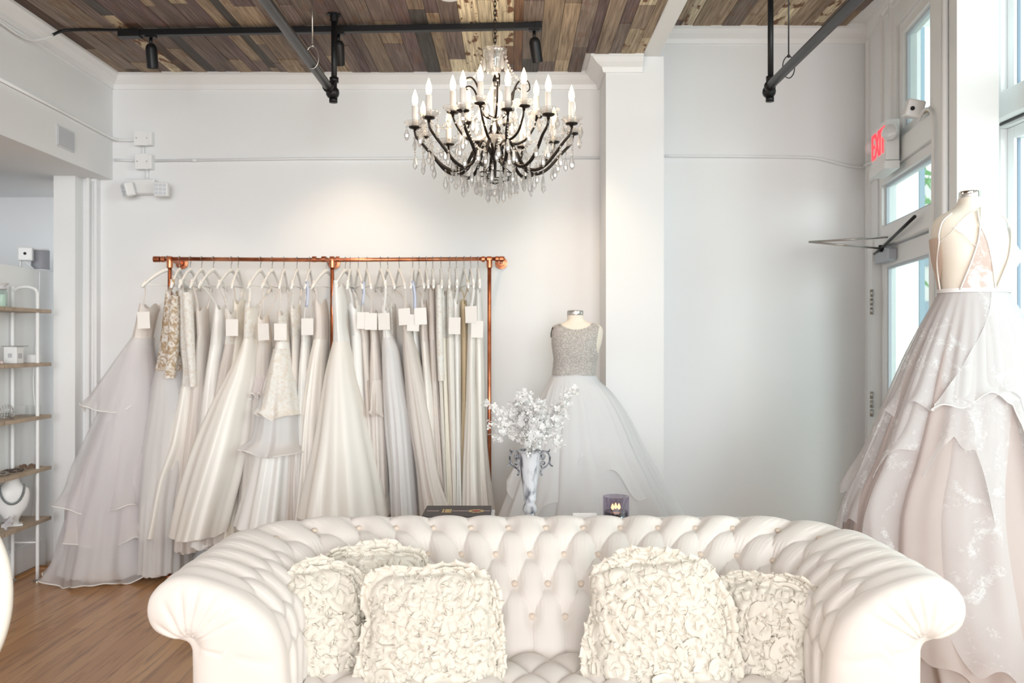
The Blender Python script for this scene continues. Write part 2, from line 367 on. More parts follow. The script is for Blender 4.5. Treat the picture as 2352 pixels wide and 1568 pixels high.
# angled door wall, described along Y; n points into the room
DN = Vector((-1, .152, 0)).normalized()
def dw(Y, z, off=0): return Vector((door_x(Y), Y, z))+DN*off
def dbox(mb, Y0, Y1, z0, z1, o0, o1):                  # a board on the door wall between two offsets into the room
    v = [dw(Y0,z0,o0),dw(Y1,z0,o0),dw(Y1,z0,o1),dw(Y0,z0,o1),dw(Y0,z1,o0),dw(Y1,z1,o0),dw(Y1,z1,o1),dw(Y0,z1,o1)]
    return mb.add(v, [(0,3,2,1),(4,5,6,7),(0,1,5,4),(1,2,6,5),(2,3,7,6),(3,0,4,7)])
EC = 5.75
m = MB()
dbox(m, 4.0, 4.36, 0, ZR+.1, -.16, .02); dbox(m, 4.36, EC, 2.47, 2.60, -.14, .01)
dbox(m, 5.60, EC, 0, 2.47, -.14, .01); dbox(m, 5.06, EC, 2.60, ZR+.1, -.14, 0); dbox(m, 4.36, 5.06, 3.28, ZR+.1, -.14, 0)
struct(m.build('wall_right', M_WHITE, smooth=False))
m = MB(); dbox(m, 5.62, 5.66, 0, 3.4, 0, .02); dbox(m, 5.30, 5.34, 2.6, 3.45, 0, .018); dbox(m, 5.1, 5.14, 2.6, 3.45, 0, .018)
struct(m.build('trim_door_panel', M_TRIM, smooth=False))
def framed(name, Y0, Y1, z0, z1, fw, o0, o1, fwb=None, fwt=None):
    mb = MB(); fwb = fwb or fw; fwt = fwt or fw
    dbox(mb, Y0, Y0+fw, z0, z1, o0, o1); dbox(mb, Y1-fw, Y1, z0, z1, o0, o1)
    dbox(mb, Y0+fw, Y1-fw, z0, z0+fwb, o0, o1); dbox(mb, Y0+fw, Y1-fw, z1-fwt, z1, o0, o1)
    root = struct(mb.build(name, M_TRIM, smooth=False, bevel=.004))
    g = MB(); dbox(g, Y0+fw, Y1-fw, z0+fwb, z1-fwt, (o0+o1)/2-.002, (o0+o1)/2+.002)
    g.build('pane', M_PANE, root, smooth=False)
    bd = MB(); e = .016
    for a in ((Y0+fw,Y0+fw+e,z0+fwb,z1-fwt),(Y1-fw-e,Y1-fw,z0+fwb,z1-fwt),(Y0+fw+e,Y1-fw-e,z0+fwb,z0+fwb+e),(Y0+fw+e,Y1-fw-e,z1-fwt-e,z1-fwt)):
        dbox(bd, *a, (o0+o1)/2+.003, (o0+o1)/2+.02)
    bd.build('glazing_bead', mat('grey_gasket',(196,204,212),.5), root, smooth=False)
    return root
framed('window_1', 4.44, 5.05, 2.60, 3.279, .07, -.10, -.02)        # tall transom over the door
framed('window_2', 4.40, 5.44, 2.10, 2.469, .055, -.10, -.01)       # transom light of the door frame
door = framed('door_1', 4.40, 5.46, .012, 2.02, .10, -.09, -.03, .26, .11)
m = MB(); dbox(m, 5.47, 5.59, 0, 2.10, -.12, .025); dbox(m, 4.361, 4.395, 0, 2.10, -.12, .02); dbox(m, 4.396, 5.469, 2.03, 2.099, -.12, .012)
dbox(m, 4.361, 4.399, 2.1, 2.469, -.12, .0); dbox(m, 5.445, 5.599, 2.1, 2.469, -.12, .0); dbox(m, 4.361, 4.439, 2.601, 3.279, -.12, .0)
struct(m.build('trim_door_frame', M_TRIM, smooth=False))
hg = MB()
for z in (1.62, .98, .35):
    for k in range(3): hg.tube([dw(5.463,z+k*.055,.03), dw(5.463,z+.045+k*.055,.03)], .011, 8)
hg.build('hinge', M_STEEL, door, label='steel door hinges with worn paint')
hd = MB(); hd.tube([dw(4.45,.98,-.03),dw(4.45,.98,.035),dw(4.45,1.24,.035),dw(4.45,1.24,-.03)], .011, 8)
hd.build('door_handle', M_STEEL, door)
# wall between the door bay and the window, with the window wall itself
wallbox('wall_bay', (2.23,4.35,0),(2.62,4.5,ZR+.1), M_WHITE)
WX = 2.415
struct(MB().box((WX,YF,0),(WX+.14,4.349,.45)).box((WX,YF,3.35),(WX+.14,4.349,ZR+.1)).box((WX,YF,.451),(WX+.14,.3,3.349)).build('wall_window_side', M_WHITE, smooth=False))
def window_x(name, y0, y1, z0, z1, fw):
    f = MB(); a, b = WX+.03, WX+.10
    f.box((a,y0,z0),(b,y0+fw,z1)).box((a,y1-fw,z0),(b,y1,z1)).box((a,y0+fw,z0),(b,y1-fw,z0+fw)).box((a,y0+fw,z1-fw),(b,y1-fw,z1))
    r = struct(f.build(name, M_TRIM, smooth=False, bevel=.004))
    MB().box((WX+.06,y0+fw,z0+fw),(WX+.064,y1-fw,z1-fw)).build('pane', M_PANE, r, smooth=False)
    MB().box((WX+.045,y1-fw-.006,z0+fw),(WX+.059,y1-fw,z1-fw)).box((WX+.045,y0+fw,z0+fw),(WX+.059,y0+fw+.006,z1-fw)).build('gasket', mat('slate_gasket',(120,136,154),.5), r, smooth=False)
    return r
for i,(y0,y1) in enumerate(((3.1,4.3),(1.75,3.05),(.35,1.70))):
    window_x('window_%d'%(3+2*i), y0, y1, .47, 2.50, .06); window_x('window_%d'%(4+2*i), y0, y1, 2.64, 3.34, .06)
m = MB().box((WX,.3,2.501),(WX+.13,4.349,2.639)).box((WX,.3,3.341),(WX+.13,4.349,3.3499)).box((WX-.03,.3,.4501),(WX+.13,4.349,.469))
for y in (4.325,3.075,1.725,.325): m.box((WX,y-.024,.47),(WX+.13,y+.024,2.5)).box((WX,y-.024,2.64),(WX+.13,y+.024,3.34))
struct(m.build('trim_window_frame', M_TRIM, smooth=False))
struct(MB().box((2.70,6.4,-.12),(2.99,6.7,5.0)).build('wall_exterior', M_WHITE, smooth=False))
struct(MB().box((2.991,6.39,-.12),(3.03,6.7,5.0)).build('trim_exterior_corner', mat('slate_trim',(120,140,152),.5), smooth=False))
struct(MB().box((-14,-14,-.3),(30,40,-.12)).build('ground', mat('pale_pavement',(190,188,184),.9), smooth=False))
# ---------------------------------------------------------------- services on the walls
yw = YW-.016
def W(x, y, Y=YW-.014): return P(x, y, Y)
o = MB().tube([P(262,322,yw),P(318,322,yw)], .009, 10).tube([(XB+.012,y,P(0,320,YW).z+d) for y,d in ((4.35,.01),(5.0,.008),(5.55,.0),(5.68,0))]+[P(275,322,yw)], .009, 10)
tag(o.build('conduit', M_WHITE), 'white conduit running along the left bulkhead to the upper junction box', 'conduit')
o = MB().tube([W(262,367),W(318,369)], .0085, 10).tube([W(352,369),W(700,364),W(1386,362)], .0085, 10)
for x in (446,1000): o.tube([W(x-6,368.0-(x-446)*.006),W(x+6,368-(x-446)*.006)], .011, 10)
tag(o.build('conduit', M_WALL), 'long painted conduit across the back wall behind the chandelier', 'conduit')
o = MB().tube([tuple(p) for p in cr([W(1528,358),W(1700,359),W(1840,361),W(1880,364),W(1925,375),W(1960,383),W(1984,384)], 40)]+[tuple(dw(5.69,2.60,.02)),tuple(dw(5.45,2.58,.02))], .0085, 10)
tag(o.build('conduit', M_WALL), 'painted conduit right of the pilaster dipping to the exit sign', 'conduit')
o = MB().tube([W(213,416,5.66),W(213,1285,5.66)], .010, 10)
tag(o.build('conduit', M_WALL), 'vertical painted conduit in the left corner beside the column', 'conduit')
def jbox(x0,y0,x1,y1,label):
    r = thing('junction_box', label, 'electrical box', W((x0+x1)/2,(y0+y1)/2,YW))
    a, b = W(x0,y1,YW), W(x1,y0,YW)
    MB().box((a.x,YW-.055,a.z),(b.x,YW-.001,b.z)).build('box', M_WHITE, r, smooth=False, bevel=.004)
    MB().box((a.x-.004,YW-.061,a.z-.004),(b.x-.018,YW-.0555,b.z+.004)).build('cover_plate', M_WHITE, r, smooth=False, bevel=.003)
    s = MB()
    for q in (a.x+.012, b.x-.03): s.ball((q,YW-.061,(a.z+b.z)/2), .004, 8)
    s.build('screw', M_STEEL, r)
jbox(318,306,356,337,'upper white junction box at the top of the stack on the back wall')
jbox(320,358,356,391,'lower white junction box above the emergency light')
tag(MB().tube([W(329,337),W(329,359)], .010, 10).build('conduit', M_WHITE), 'short white conduit joining the two junction boxes', 'conduit')
tag(MB().tube([W(338,390),W(338,414)], .010, 10).build('conduit', M_WHITE), 'short white conduit between lower junction box and emergency light', 'conduit')
r = thing('emergency_light', 'white twin head emergency light on the back wall left of the gowns', 'emergency light', W(335,435,YW))
a, b = W(300,449,YW), W(367,416,YW)
MB().box((a.x,YW-.09,a.z),(b.x,YW-.001,b.z)).build('battery_case', M_PLASTIC, r, smooth=False, bevel=.008)
for (x, ang, tl) in ((294,-.9,.25),(371,.15,.05)):
    c = W(x,435,YW-.13)
    Mx = Matrix.Translation(c) @ Matrix.Rotation(ang,4,'Z') @ Matrix.Rotation(tl,4,'X')
    h = MB().box((-.045,-.028,-.045),(.045,.03,.045),Mx).build('lamp_head', M_PLASTIC, r, smooth=False, bevel=.009)
    l = MB()
    for i in range(3):
        for j in range(3): l.box((-.036+i*.025,-.031,-.036+j*.025),(-.036+i*.025+.02,-.0285,-.036+j*.025+.02),Mx)
    l.build('lens', mat('lens_grey',(205,210,216),.15), h, smooth=False)
    MB().tube([c+Vector((0,.02,0)),Vector((c.x+(.02 if x<335 else -.02),YW-.05,c.z))], .012, 8).build('swivel', M_PLASTIC, r)
r = thing('vent_grille', 'small grey air vent grille on the left bulkhead', 'vent', (XB,0,0))
y0, y1 = F*2.62/(1176-128), F*2.62/(1176-169)
z0, z1 = H+(784-341)*y0/F-.0, H+(784-286)*y0/F
z0 = 2.575; z1 = 2.70
MB().box((XB+.0005,y0,z0),(XB+.006,y1,z1)).build('frame', mat('pale_grey_grille',(214,216,218),.5), r, smooth=False)
s = MB()
for k in range(16):
    q = y0+.012+(y1-y0-.024)*k/15; s.box((XB+.0062,q-.003,z0+.01),(XB+.012,q+.001,z1-.01))
s.build('louvre', mat('grey_louvre',(206,208,212),.5), r, smooth=False)
# loose cable from the wall to the track
pts = cr([(XB+.06,3.9,3.13),(XB+.03,4.25,3.085),(XB+.03,4.6,3.06),(XB+.06,4.75,3.10),(-2.5,4.83,3.17),(-2.4,4.85,3.185),(-2.16,4.855,3.185)], 40)
r = thing('power_cable', 'thin cable draped along the left crown moulding to the track light', 'cable', tuple(pts[0]))
MB().tube(pts[:24], .006, 6).build('white_length', M_WHITE, r, label='white length of cable')
MB().tube(pts[23:], .008, 6).build('black_length', M_BLACK, r, label='black length of cable')
# track with three spotlights
ta, tb = P(283,78,4.86), P(1236,61,4.75)
tz = ZL-.012
r = thing('lighting_track', 'long black lighting track across the plank ceiling', 'light track', (ta.x,ta.y,tz))
d = (tb-ta); ang = math.atan2(d.y, d.x); Mt = Matrix.Translation((ta.x,ta.y,ZL-.03)) @ Matrix.Rotation(ang,4,'Z')
L0 = math.hypot(d.x,d.y)
MB().box((0,-.018,-.018),(L0,.018,.016),Mt).build('rail', M_BLACK, r, smooth=False, bevel=.003)
MB().box((-.02,-.028,-.026),(.10,.028,.016),Mt).build('feed_box', M_BLACK, r, smooth=False, bevel=.003)
MB().box((L0-.02,-.02,-.02),(L0+.02,.02,.018),Mt).build('end_cap', M_BLACK, r, smooth=False, bevel=.003)
def spot(x, lab, aim):
    t = (x-283)/(1236-283); c = ta.lerp(tb, t); c.z = ZL-.047
    r = thing('track_spotlight', lab, 'spotlight', c, 'spotlights on the ceiling track')
    MB().box((c.x-.03,c.y-.016,c.z-.012),(c.x+.03,c.y+.016,c.z)).build('adapter', M_BLACK, r, smooth=False, bevel=.002)
    MB().tube([(c.x,c.y,c.z-.012),(c.x,c.y,c.z-.05)], .009, 10).build('stem', M_BLACK, r)
    q = Vector((c.x,c.y,c.z-.05)); dr = (Vector(aim)-q).normalized(); Mr = Matrix.Translation(q) @ Vector((0,0,-1)).rotation_difference(dr).to_matrix().to_4x4()
    hd = MB().lathe([(.001,.005),(.018,.004),(.026,-.006),(.031,-.02),(.031,-.125),(.029,-.127),(.027,-.118),(.001,-.116)],seg=24,M=Mr).build('lamp_head', M_BLACK, r, sharp=40)
    MB().lathe([(.001,-.113),(.0255,-.1135)],seg=20,M=Mr).build('lens', mat('warm_lens',(255,236,200),.3,emit=((255,220,170),2.0)), hd)
    l = lamp('SPOT','spot_beam', q+dr*.14, 18, (1,.74,.50), .03, dr.to_track_quat('-Z','Y').to_euler(), spot=(1.25,.9))
spot(348,'left black spotlight near the feed end of the ceiling track',(-2.05,5.5,.55))
spot(783,'middle black spotlight of the track behind the hanging pipe',(-1.05,5.6,1.62))
spot(1227,'right black spotlight at the end of the track beside the chandelier chain',(.45,5.5,1.2))
# hanging pipe rails
def piperack(X, Yfar, ztop, wires, lab):
    r = thing('hanging_pipe_rail', lab, 'pipe rail', (X,Yfar,ztop), 'pipe rails hung from the ceiling')
    zr = 2.79
    MB().tube([(X+.02,Yfar,ztop),(X+.02,Yfar,zr-.03)], .0155, 14).build('hanger_pipe', M_BLACK, r)
    MB().lathe([(.036,ztop-.014),(.036,ztop),(.0,ztop)],(X+.02,Yfar,0),20).lathe([(.022,ztop-.05),(.022,ztop-.014)],(X+.02,Yfar,0),16).build('ceiling_flange', M_BLACK, r, sharp=40)
    MB().tube([(X,-.6,zr),(X,1.5,zr),(X,Yfar-.03,zr)], .0235, 16).build('rail', M_PIPE, r)
    e = MB().ball((X+.012,Yfar,zr-.015), .036, 14).tube([(X,Yfar-.07,zr),(X,Yfar-.045,zr)], .029, 14).tube([(X+.02,Yfar,zr+.04),(X+.02,Yfar,zr+.065)], .024, 14).tube([(X+.016,Yfar,zr-.045),(X+.016,Yfar,zr-.068)], .022, 14)
    e.build('elbow', M_BLACK, r)
    for (yw_, dx) in wires:
        k = MB().tube([(X+dx,yw_,ztop),(X+dx,yw_,zr+.085)], .0035, 6)
        k.tube([(X+dx+.03*math.cos(a),yw_,zr+.03+.055*math.sin(a)) for a in np.linspace(PI*.5,PI*2.5,22)], .003, 6)
        k.ball((X+dx,yw_,zr+.085), .009, 8)
        k.build('suspension_wire', M_DARK if X > 0 else M_STEEL, r)
piperack(-.968, 4.64, ZL, ((4.2,.005),), 'left black pipe rail hanging from the plank ceiling')
piperack(1.352, 4.62, ZR, ((4.35,.03),), 'right black pipe rail hanging near the window wall')
tag(MB().lathe([(.001,-.035),(.05,-.03),(.065,-.012),(.068,.0),(.0,.0)],(-.315,4.36,ZL-.001),24).build('ceiling_sensor', M_PLASTIC), 'white round ceiling fixture just cut by the top edge', 'ceiling fixture')

# ---------------------------------------------------------------- exit sign, camera, closer, blind on the right
def D(Y, z, off): return dw(Y, z, off)
def dmat(Y, z, off):                                   # local x along the wall towards the viewer's right (nearer), y out into the room, z up
    ax = Vector((-.152,-1,0)).normalized(); M = Matrix((( ax.x,DN.x,0,0),(ax.y,DN.y,0,0),(0,0,1,0),(0,0,0,1))); return Matrix.Translation(D(Y,z,off)) @ M
r = thing('exit_sign', 'white exit sign with red letters and two lamp heads above the door', 'exit sign', D(5.08,2.5,.02))
Ms = dmat(5.03,2.585,.025)
MB().box((-.155,0,-.115),(.155,.075,.115),Ms).build('housing', M_PLASTIC, r, smooth=False, bevel=.006)
MB().box((-.16,.0,-.165),(.16,.085,-.117),Ms).build('lamp_bar', M_PLASTIC, r, smooth=False, bevel=.006)
fc = bpy.data.curves.new('letters','FONT'); fc.body = 'EXIT'; fc.size = .21; fc.extrude = .002; fc.align_x = 'CENTER'; fc.align_y = 'CENTER'; fc.offset = .001
ft = bpy.data.objects.new('letters_curve', fc); COL.objects.link(ft); bpy.context.view_layer.update()
lm = bpy.data.meshes.new_from_object(ft.evaluated_get(bpy.context.evaluated_depsgraph_get())); bpy.data.objects.remove(ft)
lm.materials.clear(); lm.materials.append(M_RED); fo = bpy.data.objects.new('letters', lm); COL.objects.link(fo)
fo.parent = r
fo.matrix_local = Matrix.Translation(-r.location) @ Ms @ Matrix(((.66,0,0,0),(0,0,1,.0775),(0,1,0,0),(0,0,0,1)))
for sx in (-1,1):
    q = Ms @ Vector((sx*.185,.055,.03)); Mh = Matrix.Translation(q) @ Vector((0,0,1)).rotation_difference((DN+Vector((0,-.9,.1))).normalized()).to_matrix().to_4x4()
    h = MB().lathe([(.001,-.05),(.02,-.045),(.038,-.015),(.045,.01),(.045,.02),(.041,.022),(.03,.0),(.001,-.02)],seg=20,M=Mh).build('lamp_head', M_PLASTIC, r, sharp=50)
    MB().ball((0,0,.012), .04, 14, (1,1,.35), Mh).build('lens', mat('clear_lens',(230,232,236),.08,spec=.8), h)
    MB().tube([q, Ms @ Vector((sx*.15,.04,.0))], .01, 8).build('swivel', M_PLASTIC, r)
q = D(4.53,2.645,.06)
r = thing('security_camera', 'small white cube camera tilted on the ledge above the door', 'camera', q)
Mc = Matrix.Translation(q) @ Matrix.Rotation(-.2,4,'Z') @ Matrix.Rotation(.25,4,'Y') @ Matrix.Rotation(.15,4,'X')
MB().box((-.04,-.05,-.03),(.045,.05,.06),Mc).build('body', M_PLASTIC, r, smooth=False, bevel=.008)
MB().lathe([(.0,0),(.011,0),(.011,.004),(0,.005)],seg=16,M=Mc @ Matrix.Translation((-.012,-.05,.012)) @ Matrix.Rotation(PI/2,4,'X')).build('lens', M_DARK, r)
MB().tube([q+Vector((.03,.0,-.02)), q+Vector((.07,-.1,.0)), q+Vector((.085,-.16,.09))], .007, 8).build('cord', mat('cream_cord',(232,222,190),.6), r)
tag(MB().tube([D(4.115,.2,.035),D(4.115,3.58,.035)], .015, 12).build('conduit', M_TRIM), 'tall white conduit up the pier right of the door', 'conduit')
cc = [D(4.52,2.60,.03),D(4.42,2.625,.035),D(4.33,2.60,.035),D(4.28,2.52,.035),D(4.275,2.3,.035),D(4.275,1.9,.035),D(4.275,.6,.035)]
tag(MB().tube(cr(cc,50), .008, 8).build('cable_cover', M_TRIM), 'white cable bending down from the ledge beside the door frame', 'cable')
r = thing('door_closer', 'grey door closer with folded black arm at the top of the door', 'door closer', D(5.3,1.97,.0))
Md = dmat(5.27,1.965,-.03)
MB().box((-.15,0,-.035),(.15,.055,.035),Md).build('body', mat('grey_closer',(178,182,190),.4,.3), r, smooth=False, bevel=.006)
ab = Md @ Vector((.03,.06,.045))
MB().tube([ab, D(4.52,2.10,.05)], .009, 8).tube([Md @ Vector((-.16,.05,.03)), ab], .009, 8).build('main_arm', M_DARK, r)
kn = Vector((ab.x-.42, ab.y+.05, ab.z+.045))
MB().tube([ab, kn], .006, 8).tube([kn, Vector((ab.x+.03,ab.y-.08,ab.z+.06))], .006, 8).build('forearm', M_STEEL, r)
MB().lathe([(.016,-.02),(.016,.02)],tuple(ab),14).lathe([(.016,-.015),(.016,.015)],(ab.x+.03,ab.y-.08,ab.z+.06),14).build('pivot', M_DARK, r)
r = thing('roller_blind_box', 'white roller blind box above the right window', 'blind', (WX,3.8,2.52))
MB().box((WX-.085,.4,2.515),(WX-.001,4.29,2.64)).build('fascia', M_WHITE, r, smooth=False, bevel=.004)
MB().tube([(WX-.03,.45,2.508),(WX-.03,4.25,2.508)], .007, 10).build('hem_bar', M_DARK, r)
tag(MB().tube(cr([(WX-.02,4.28,2.66),(WX-.05,4.335,2.72),(WX-.2,4.342,2.66),(WX-.32,4.342,2.66)],20), .003, 6).build('thin_wire', M_TRIM), 'thin white wire looping from the blind box to the pier', 'wire')

# ---------------------------------------------------------------- trees and building outside
M_LEAF = cloth('leaf_green', (150,190,140), .4, bump=None); M_BARK = mat('bark', (120,104,90), .9)
def tree(x, y, zc, rad, lab):
    r = thing('tree', lab, 'tree', (x,y,-.12))
    MB().tube(cr([(x,y,-.12),(x+.1,y,zc*.4),(x-.05,y+.1,zc*.75),(x+.05,y,zc+rad*.3)],14), [.16*(1-.055*i) for i in range(14)], 10).build('trunk', M_BARK, r)
    mb = MB()
    for i in range(1500):
        d = Vector(rng.normal(size=3)); d.normalize(); q = Vector((x,y,zc))+Vector((d.x,d.y,d.z*.9))*rad*(.45+.55*rng.random()**.5)*(1+.2*math.sin(5*d.x+3*d.z))
        u = Vector(rng.normal(size=3)).normalized(); v = u.orthogonal().normalized(); s = .10+.07*rng.random()
        mb.add([q-u*s, q+v*s*.5, q+u*s, q-v*s*.5], [(0,1,2,3)])
    mb.build('foliage', M_LEAF, r, smooth=False)
tree(7.6,13.0,4.0,1.9,'green street tree seen through the transom and right window')
r = thing('building', 'pale building across the street seen through the door glass', 'building', (13,27,0))
MB().box((9,27,-.12),(22,33,6.5)).build('walls', mat('pale_stucco',(222,220,216),.9), r, smooth=False)
for i in range(5):
    for j in range(2):
        x = 10.2+i*2.3; z = 1.2+j*2.6; MB().box((x,26.93,z),(x+1.1,26.99,z+1.5)).build('window', mat('grey_window_glass',(150,166,178),.2) if not (i or j) else bpy.data.materials['grey_window_glass'], r, smooth=False)
# ---------------------------------------------------------------- copper rail
YR = 5.40; ZRAIL = H+(784-594)*YR/F                    # 1.963
def RX(x): return (x-CX)*YR/F
r = thing('copper_garment_rail', 'copper pipe garment rail standing against the back wall full of gowns', 'garment rail', (RX(763),YR,0))
MB().tube([(RX(360),YR,ZRAIL),(RX(763),YR,ZRAIL-.008),(RX(1159),YR,ZRAIL)], .0125, 14).build('rail', M_COPPER, r)
for x in (390,763,1124): MB().tube([(RX(x),YR,ZRAIL),(RX(x),YR,.0)], .0125, 14).build('post', M_COPPER, r)
for x in (375,744,1150):
    MB().tube([(RX(x),YR,ZRAIL),(RX(x),YW-.02,ZRAIL)], .0125, 12).lathe([(.0,-.012),(.04,-.012),(.04,0),(.022,.004),(.02,.03),(.0,.03)],seg=24,M=Matrix.Translation((RX(x),YW-.0125,ZRAIL)) @ Matrix.Rotation(PI/2,4,'X')).build('wall_flange', M_COPPER, r, sharp=40)
for (x, wd) in ((360,14),(375,9),(390,10),(722,9),(744,10),(763,10),(776,7),(1110,7),(1124,10),(1142,7),(1152,9)):
    f = MB().tube([(RX(x-wd/2),YR,ZRAIL-.003),(RX(x+wd/2),YR,ZRAIL-.003)], .0185, 14)
    if x in (390,763,1124): f.tube([(RX(x),YR,ZRAIL-.005),(RX(x),YR,ZRAIL-.055)], .0185, 14)
    f.build('fitting', M_COPPER, r, sharp=50)
for x in (390,763,1124): MB().lathe([(.04,0),(.04,.006),(.018,.012)],(RX(x),YR,0),20).build('foot_flange', M_COPPER, r, sharp=40)

# ---------------------------------------------------------------- hangers
def make_hanger():
    r = thing('hanger', 'x', 'hanger', (0,0,0), 'white hangers on the copper rail')
    pts = [(0,-.0165*math.cos(a)*1.0,.0165*math.sin(a)-.0) for a in np.linspace(-.35,PI*1.02,16)][::-1]
    pts = [(0,.0165*math.cos(a),.0165*math.sin(a)) for a in np.linspace(PI*1.05,-.25,16)]+[(0,.012,-.018),(0,.002,-.032),(0,0,-.062)]
    MB().tube(pts, .0022, 7).build('hook', M_WIRE, r)
    Q = []
    for i in range(25):
        t = (i-12)/12; y = t*.195; z = -.068-.012*abs(t)-.105*abs(t)**1.35
        hh = .014*(1-.25*abs(t))+(.008*max(0,(abs(t)-.8)/.2)); th = .007+.006*max(0,(abs(t)-.7)/.3)+.005*max(0,1-abs(t)*6)
        if i in (0,24): hh *= .5; th *= .5
        Q.append([(th*math.cos(a), y, z+hh*math.sin(a)+.0) for a in np.linspace(0,2*PI,10,endpoint=False)])
    mb = MB(); mb.grid(Q, cv=True); mb.poly(Q[0][::-1]); mb.poly(Q[-1]); mb.build('arms', M_HANG, r)
    MB().tube([(0,-.17,-.168),(0,.17,-.168)], .003, 6).build('trouser_bar', M_HANG, r)
    return r
ORD = ['first','second','third','fourth','fifth','sixth','seventh','eighth','ninth','tenth','eleventh','twelfth','thirteenth','fourteenth','fifteenth','sixteenth','seventeenth','eighteenth','nineteenth','twentieth','twenty-first','twenty-second','twenty-third','twenty-fourth','twenty-fifth','twenty-sixth','twenty-seventh','twenty-eighth','twenty-ninth','thirtieth']
HK = [(385,322),(412,394),(437,412),(463,438),(490,457),(531,500),(547,533),(598,570),(625,602),(652,642),(682,670),(711,701),(750,716),(793,768),(804,798),(823,832),(843,852),(874,886),(891,906),(917,930),(948,944),(963,974),(979,984),(994,996),(1013,1015),(1033,1032),(1048,1050),(1066,1076),(1081,1088),(1098,1102)]
proto = make_hanger(); HANG = []
for i, (hx, nx) in enumerate(HK):
    h = proto if i == 0 else copy_tree(proto)
    X = RX(hx); Xn = (nx-CX)*(YR-.19)/F
    rz = max(-.75, min(.75, math.asin(max(-.9, min(.9, (Xn-X)/.195)))))
    zz = ZRAIL+.0008-(.008*(1-min(1,abs(hx-763)/400)))
    h.location = (X, YR, zz); h.rotation_euler = (0,0,rz)
    h['label'] = 'white hanger with wire hook, %s from the left on the copper rail' % ORD[i]
    e = Matrix.Rotation(rz,3,'Z') @ Vector((0,-.17,-.155)); e2 = Matrix.Rotation(rz,3,'Z') @ Vector((0,.17,-.155))
    HANG.append((Vector((X,YR,zz))+e, Vector((X,YR,zz))+e2, rz))

# ---------------------------------------------------------------- gowns
SAT_I = cloth('ivory_satin', (249,245,239), .12, gloss=.05, bump=(60,.08,.004))
SAT_W = cloth('white_satin', (250,249,247), .12, gloss=.05, bump=(60,.08,.004))
SAT_C = cloth('cream_crepe', (248,242,230), .15, gloss=.04)
SAT_T = cloth('tan_crepe', (222,202,168), .15, gloss=.04)
TUL_L = cloth('lilac_white_tulle', (249,248,249), .35, .93, bump=None)
TUL_P = cloth('blush_tulle', (248,242,243), .4, .8, bump=None)
TUL_W = cloth('white_tulle', (248,247,248), .4, .8, bump=None)
TUL_C = cloth('cream_tulle', (248,242,237), .35, .9, bump=None)
ORG = cloth('sheer_organza', (250,248,250), .45, .5, bump=None)
CRP_B = cloth('blush_crepe', (246,238,232), .2)
LAC_T = cloth('lace_on_tan_tulle', (196,170,138), .2, 1.0, lace=(26,.46,(248,244,238)))
LAC_W = cloth('white_lace', (242,234,224), .25, 1.0, lace=(34,.42,(252,251,248)))
LIN_G = cloth('grey_lining', (236,231,230), .2)
RIB_B = cloth('lilac_ribbon', (196,204,228), .2, gloss=.1)
def cone(rows, Yc, dy, n, amp, ph, sharp=.5, hem=.012, nu=110, nv=46, flare=0, close=False, z1=None, tw=.0, up=.0):
    """a skirt or bodice: rows (y_px, xl, xr) silhouette at depth Yc, dy = (top, bottom) half depth"""
    R = smooth_rows(rows, nv); Q = np.zeros((nu, nv, 3))
    th = np.linspace(0, 2*PI, nu, endpoint=False)
    y0, y1 = R[0,0], R[-1,0]
    for j in range(nv):
        t = (R[j,0]-y0)/(y1-y0)
        xc, hw = (R[j,1]+R[j,2])/2, (R[j,2]-R[j,1])/2
        Xc, HW = (xc-CX)*Yc/F, hw*Yc/F
        DY = dy[0]+(dy[1]-dy[0])*t**.9
        a = amp*(t**.8)*(1-.0*t)
        thw = th+.22*np.sin(2*th+ph*1.3)+.12*np.sin(3*th+ph*.7+1.1*t)
        c = np.cos(n*thw+ph+tw*t+.5*np.sin(3.1*t+ph)); c2 = np.cos((n*2+1)*th+ph*2.3); c3 = np.cos(3*th+ph*1.7+t)
        f = 1+a*(np.sign(c)*np.abs(c)**(1-sharp*.5)*.7+.3*c2+.35*c3-.35)
        fl = 1+flare*max(0,(t-.85)/.15)**2*(.5+.5*c)
        Q[:,j,0] = Xc+HW*np.cos(th)*np.clip(f*fl, .2, 1.35)
        Q[:,j,1] = Yc+np.where(np.sin(th)>0,min(DY,.25),DY)*np.sin(th)*f*fl
        Q[:,j,2] = H+(CY-R[j,0])*Yc/F + min(hem,.022)*(t**6)*c + up*(t**5)*np.cos(th*2+ph)*.22
    Q[:,:,1] = np.minimum(Q[:,:,1], np.where(Q[:,:,0] < -2.66, 5.545, 5.685)); Q[:,:,0] = np.maximum(Q[:,:,0], -2.98)
    return Q
GOWN_N = 0
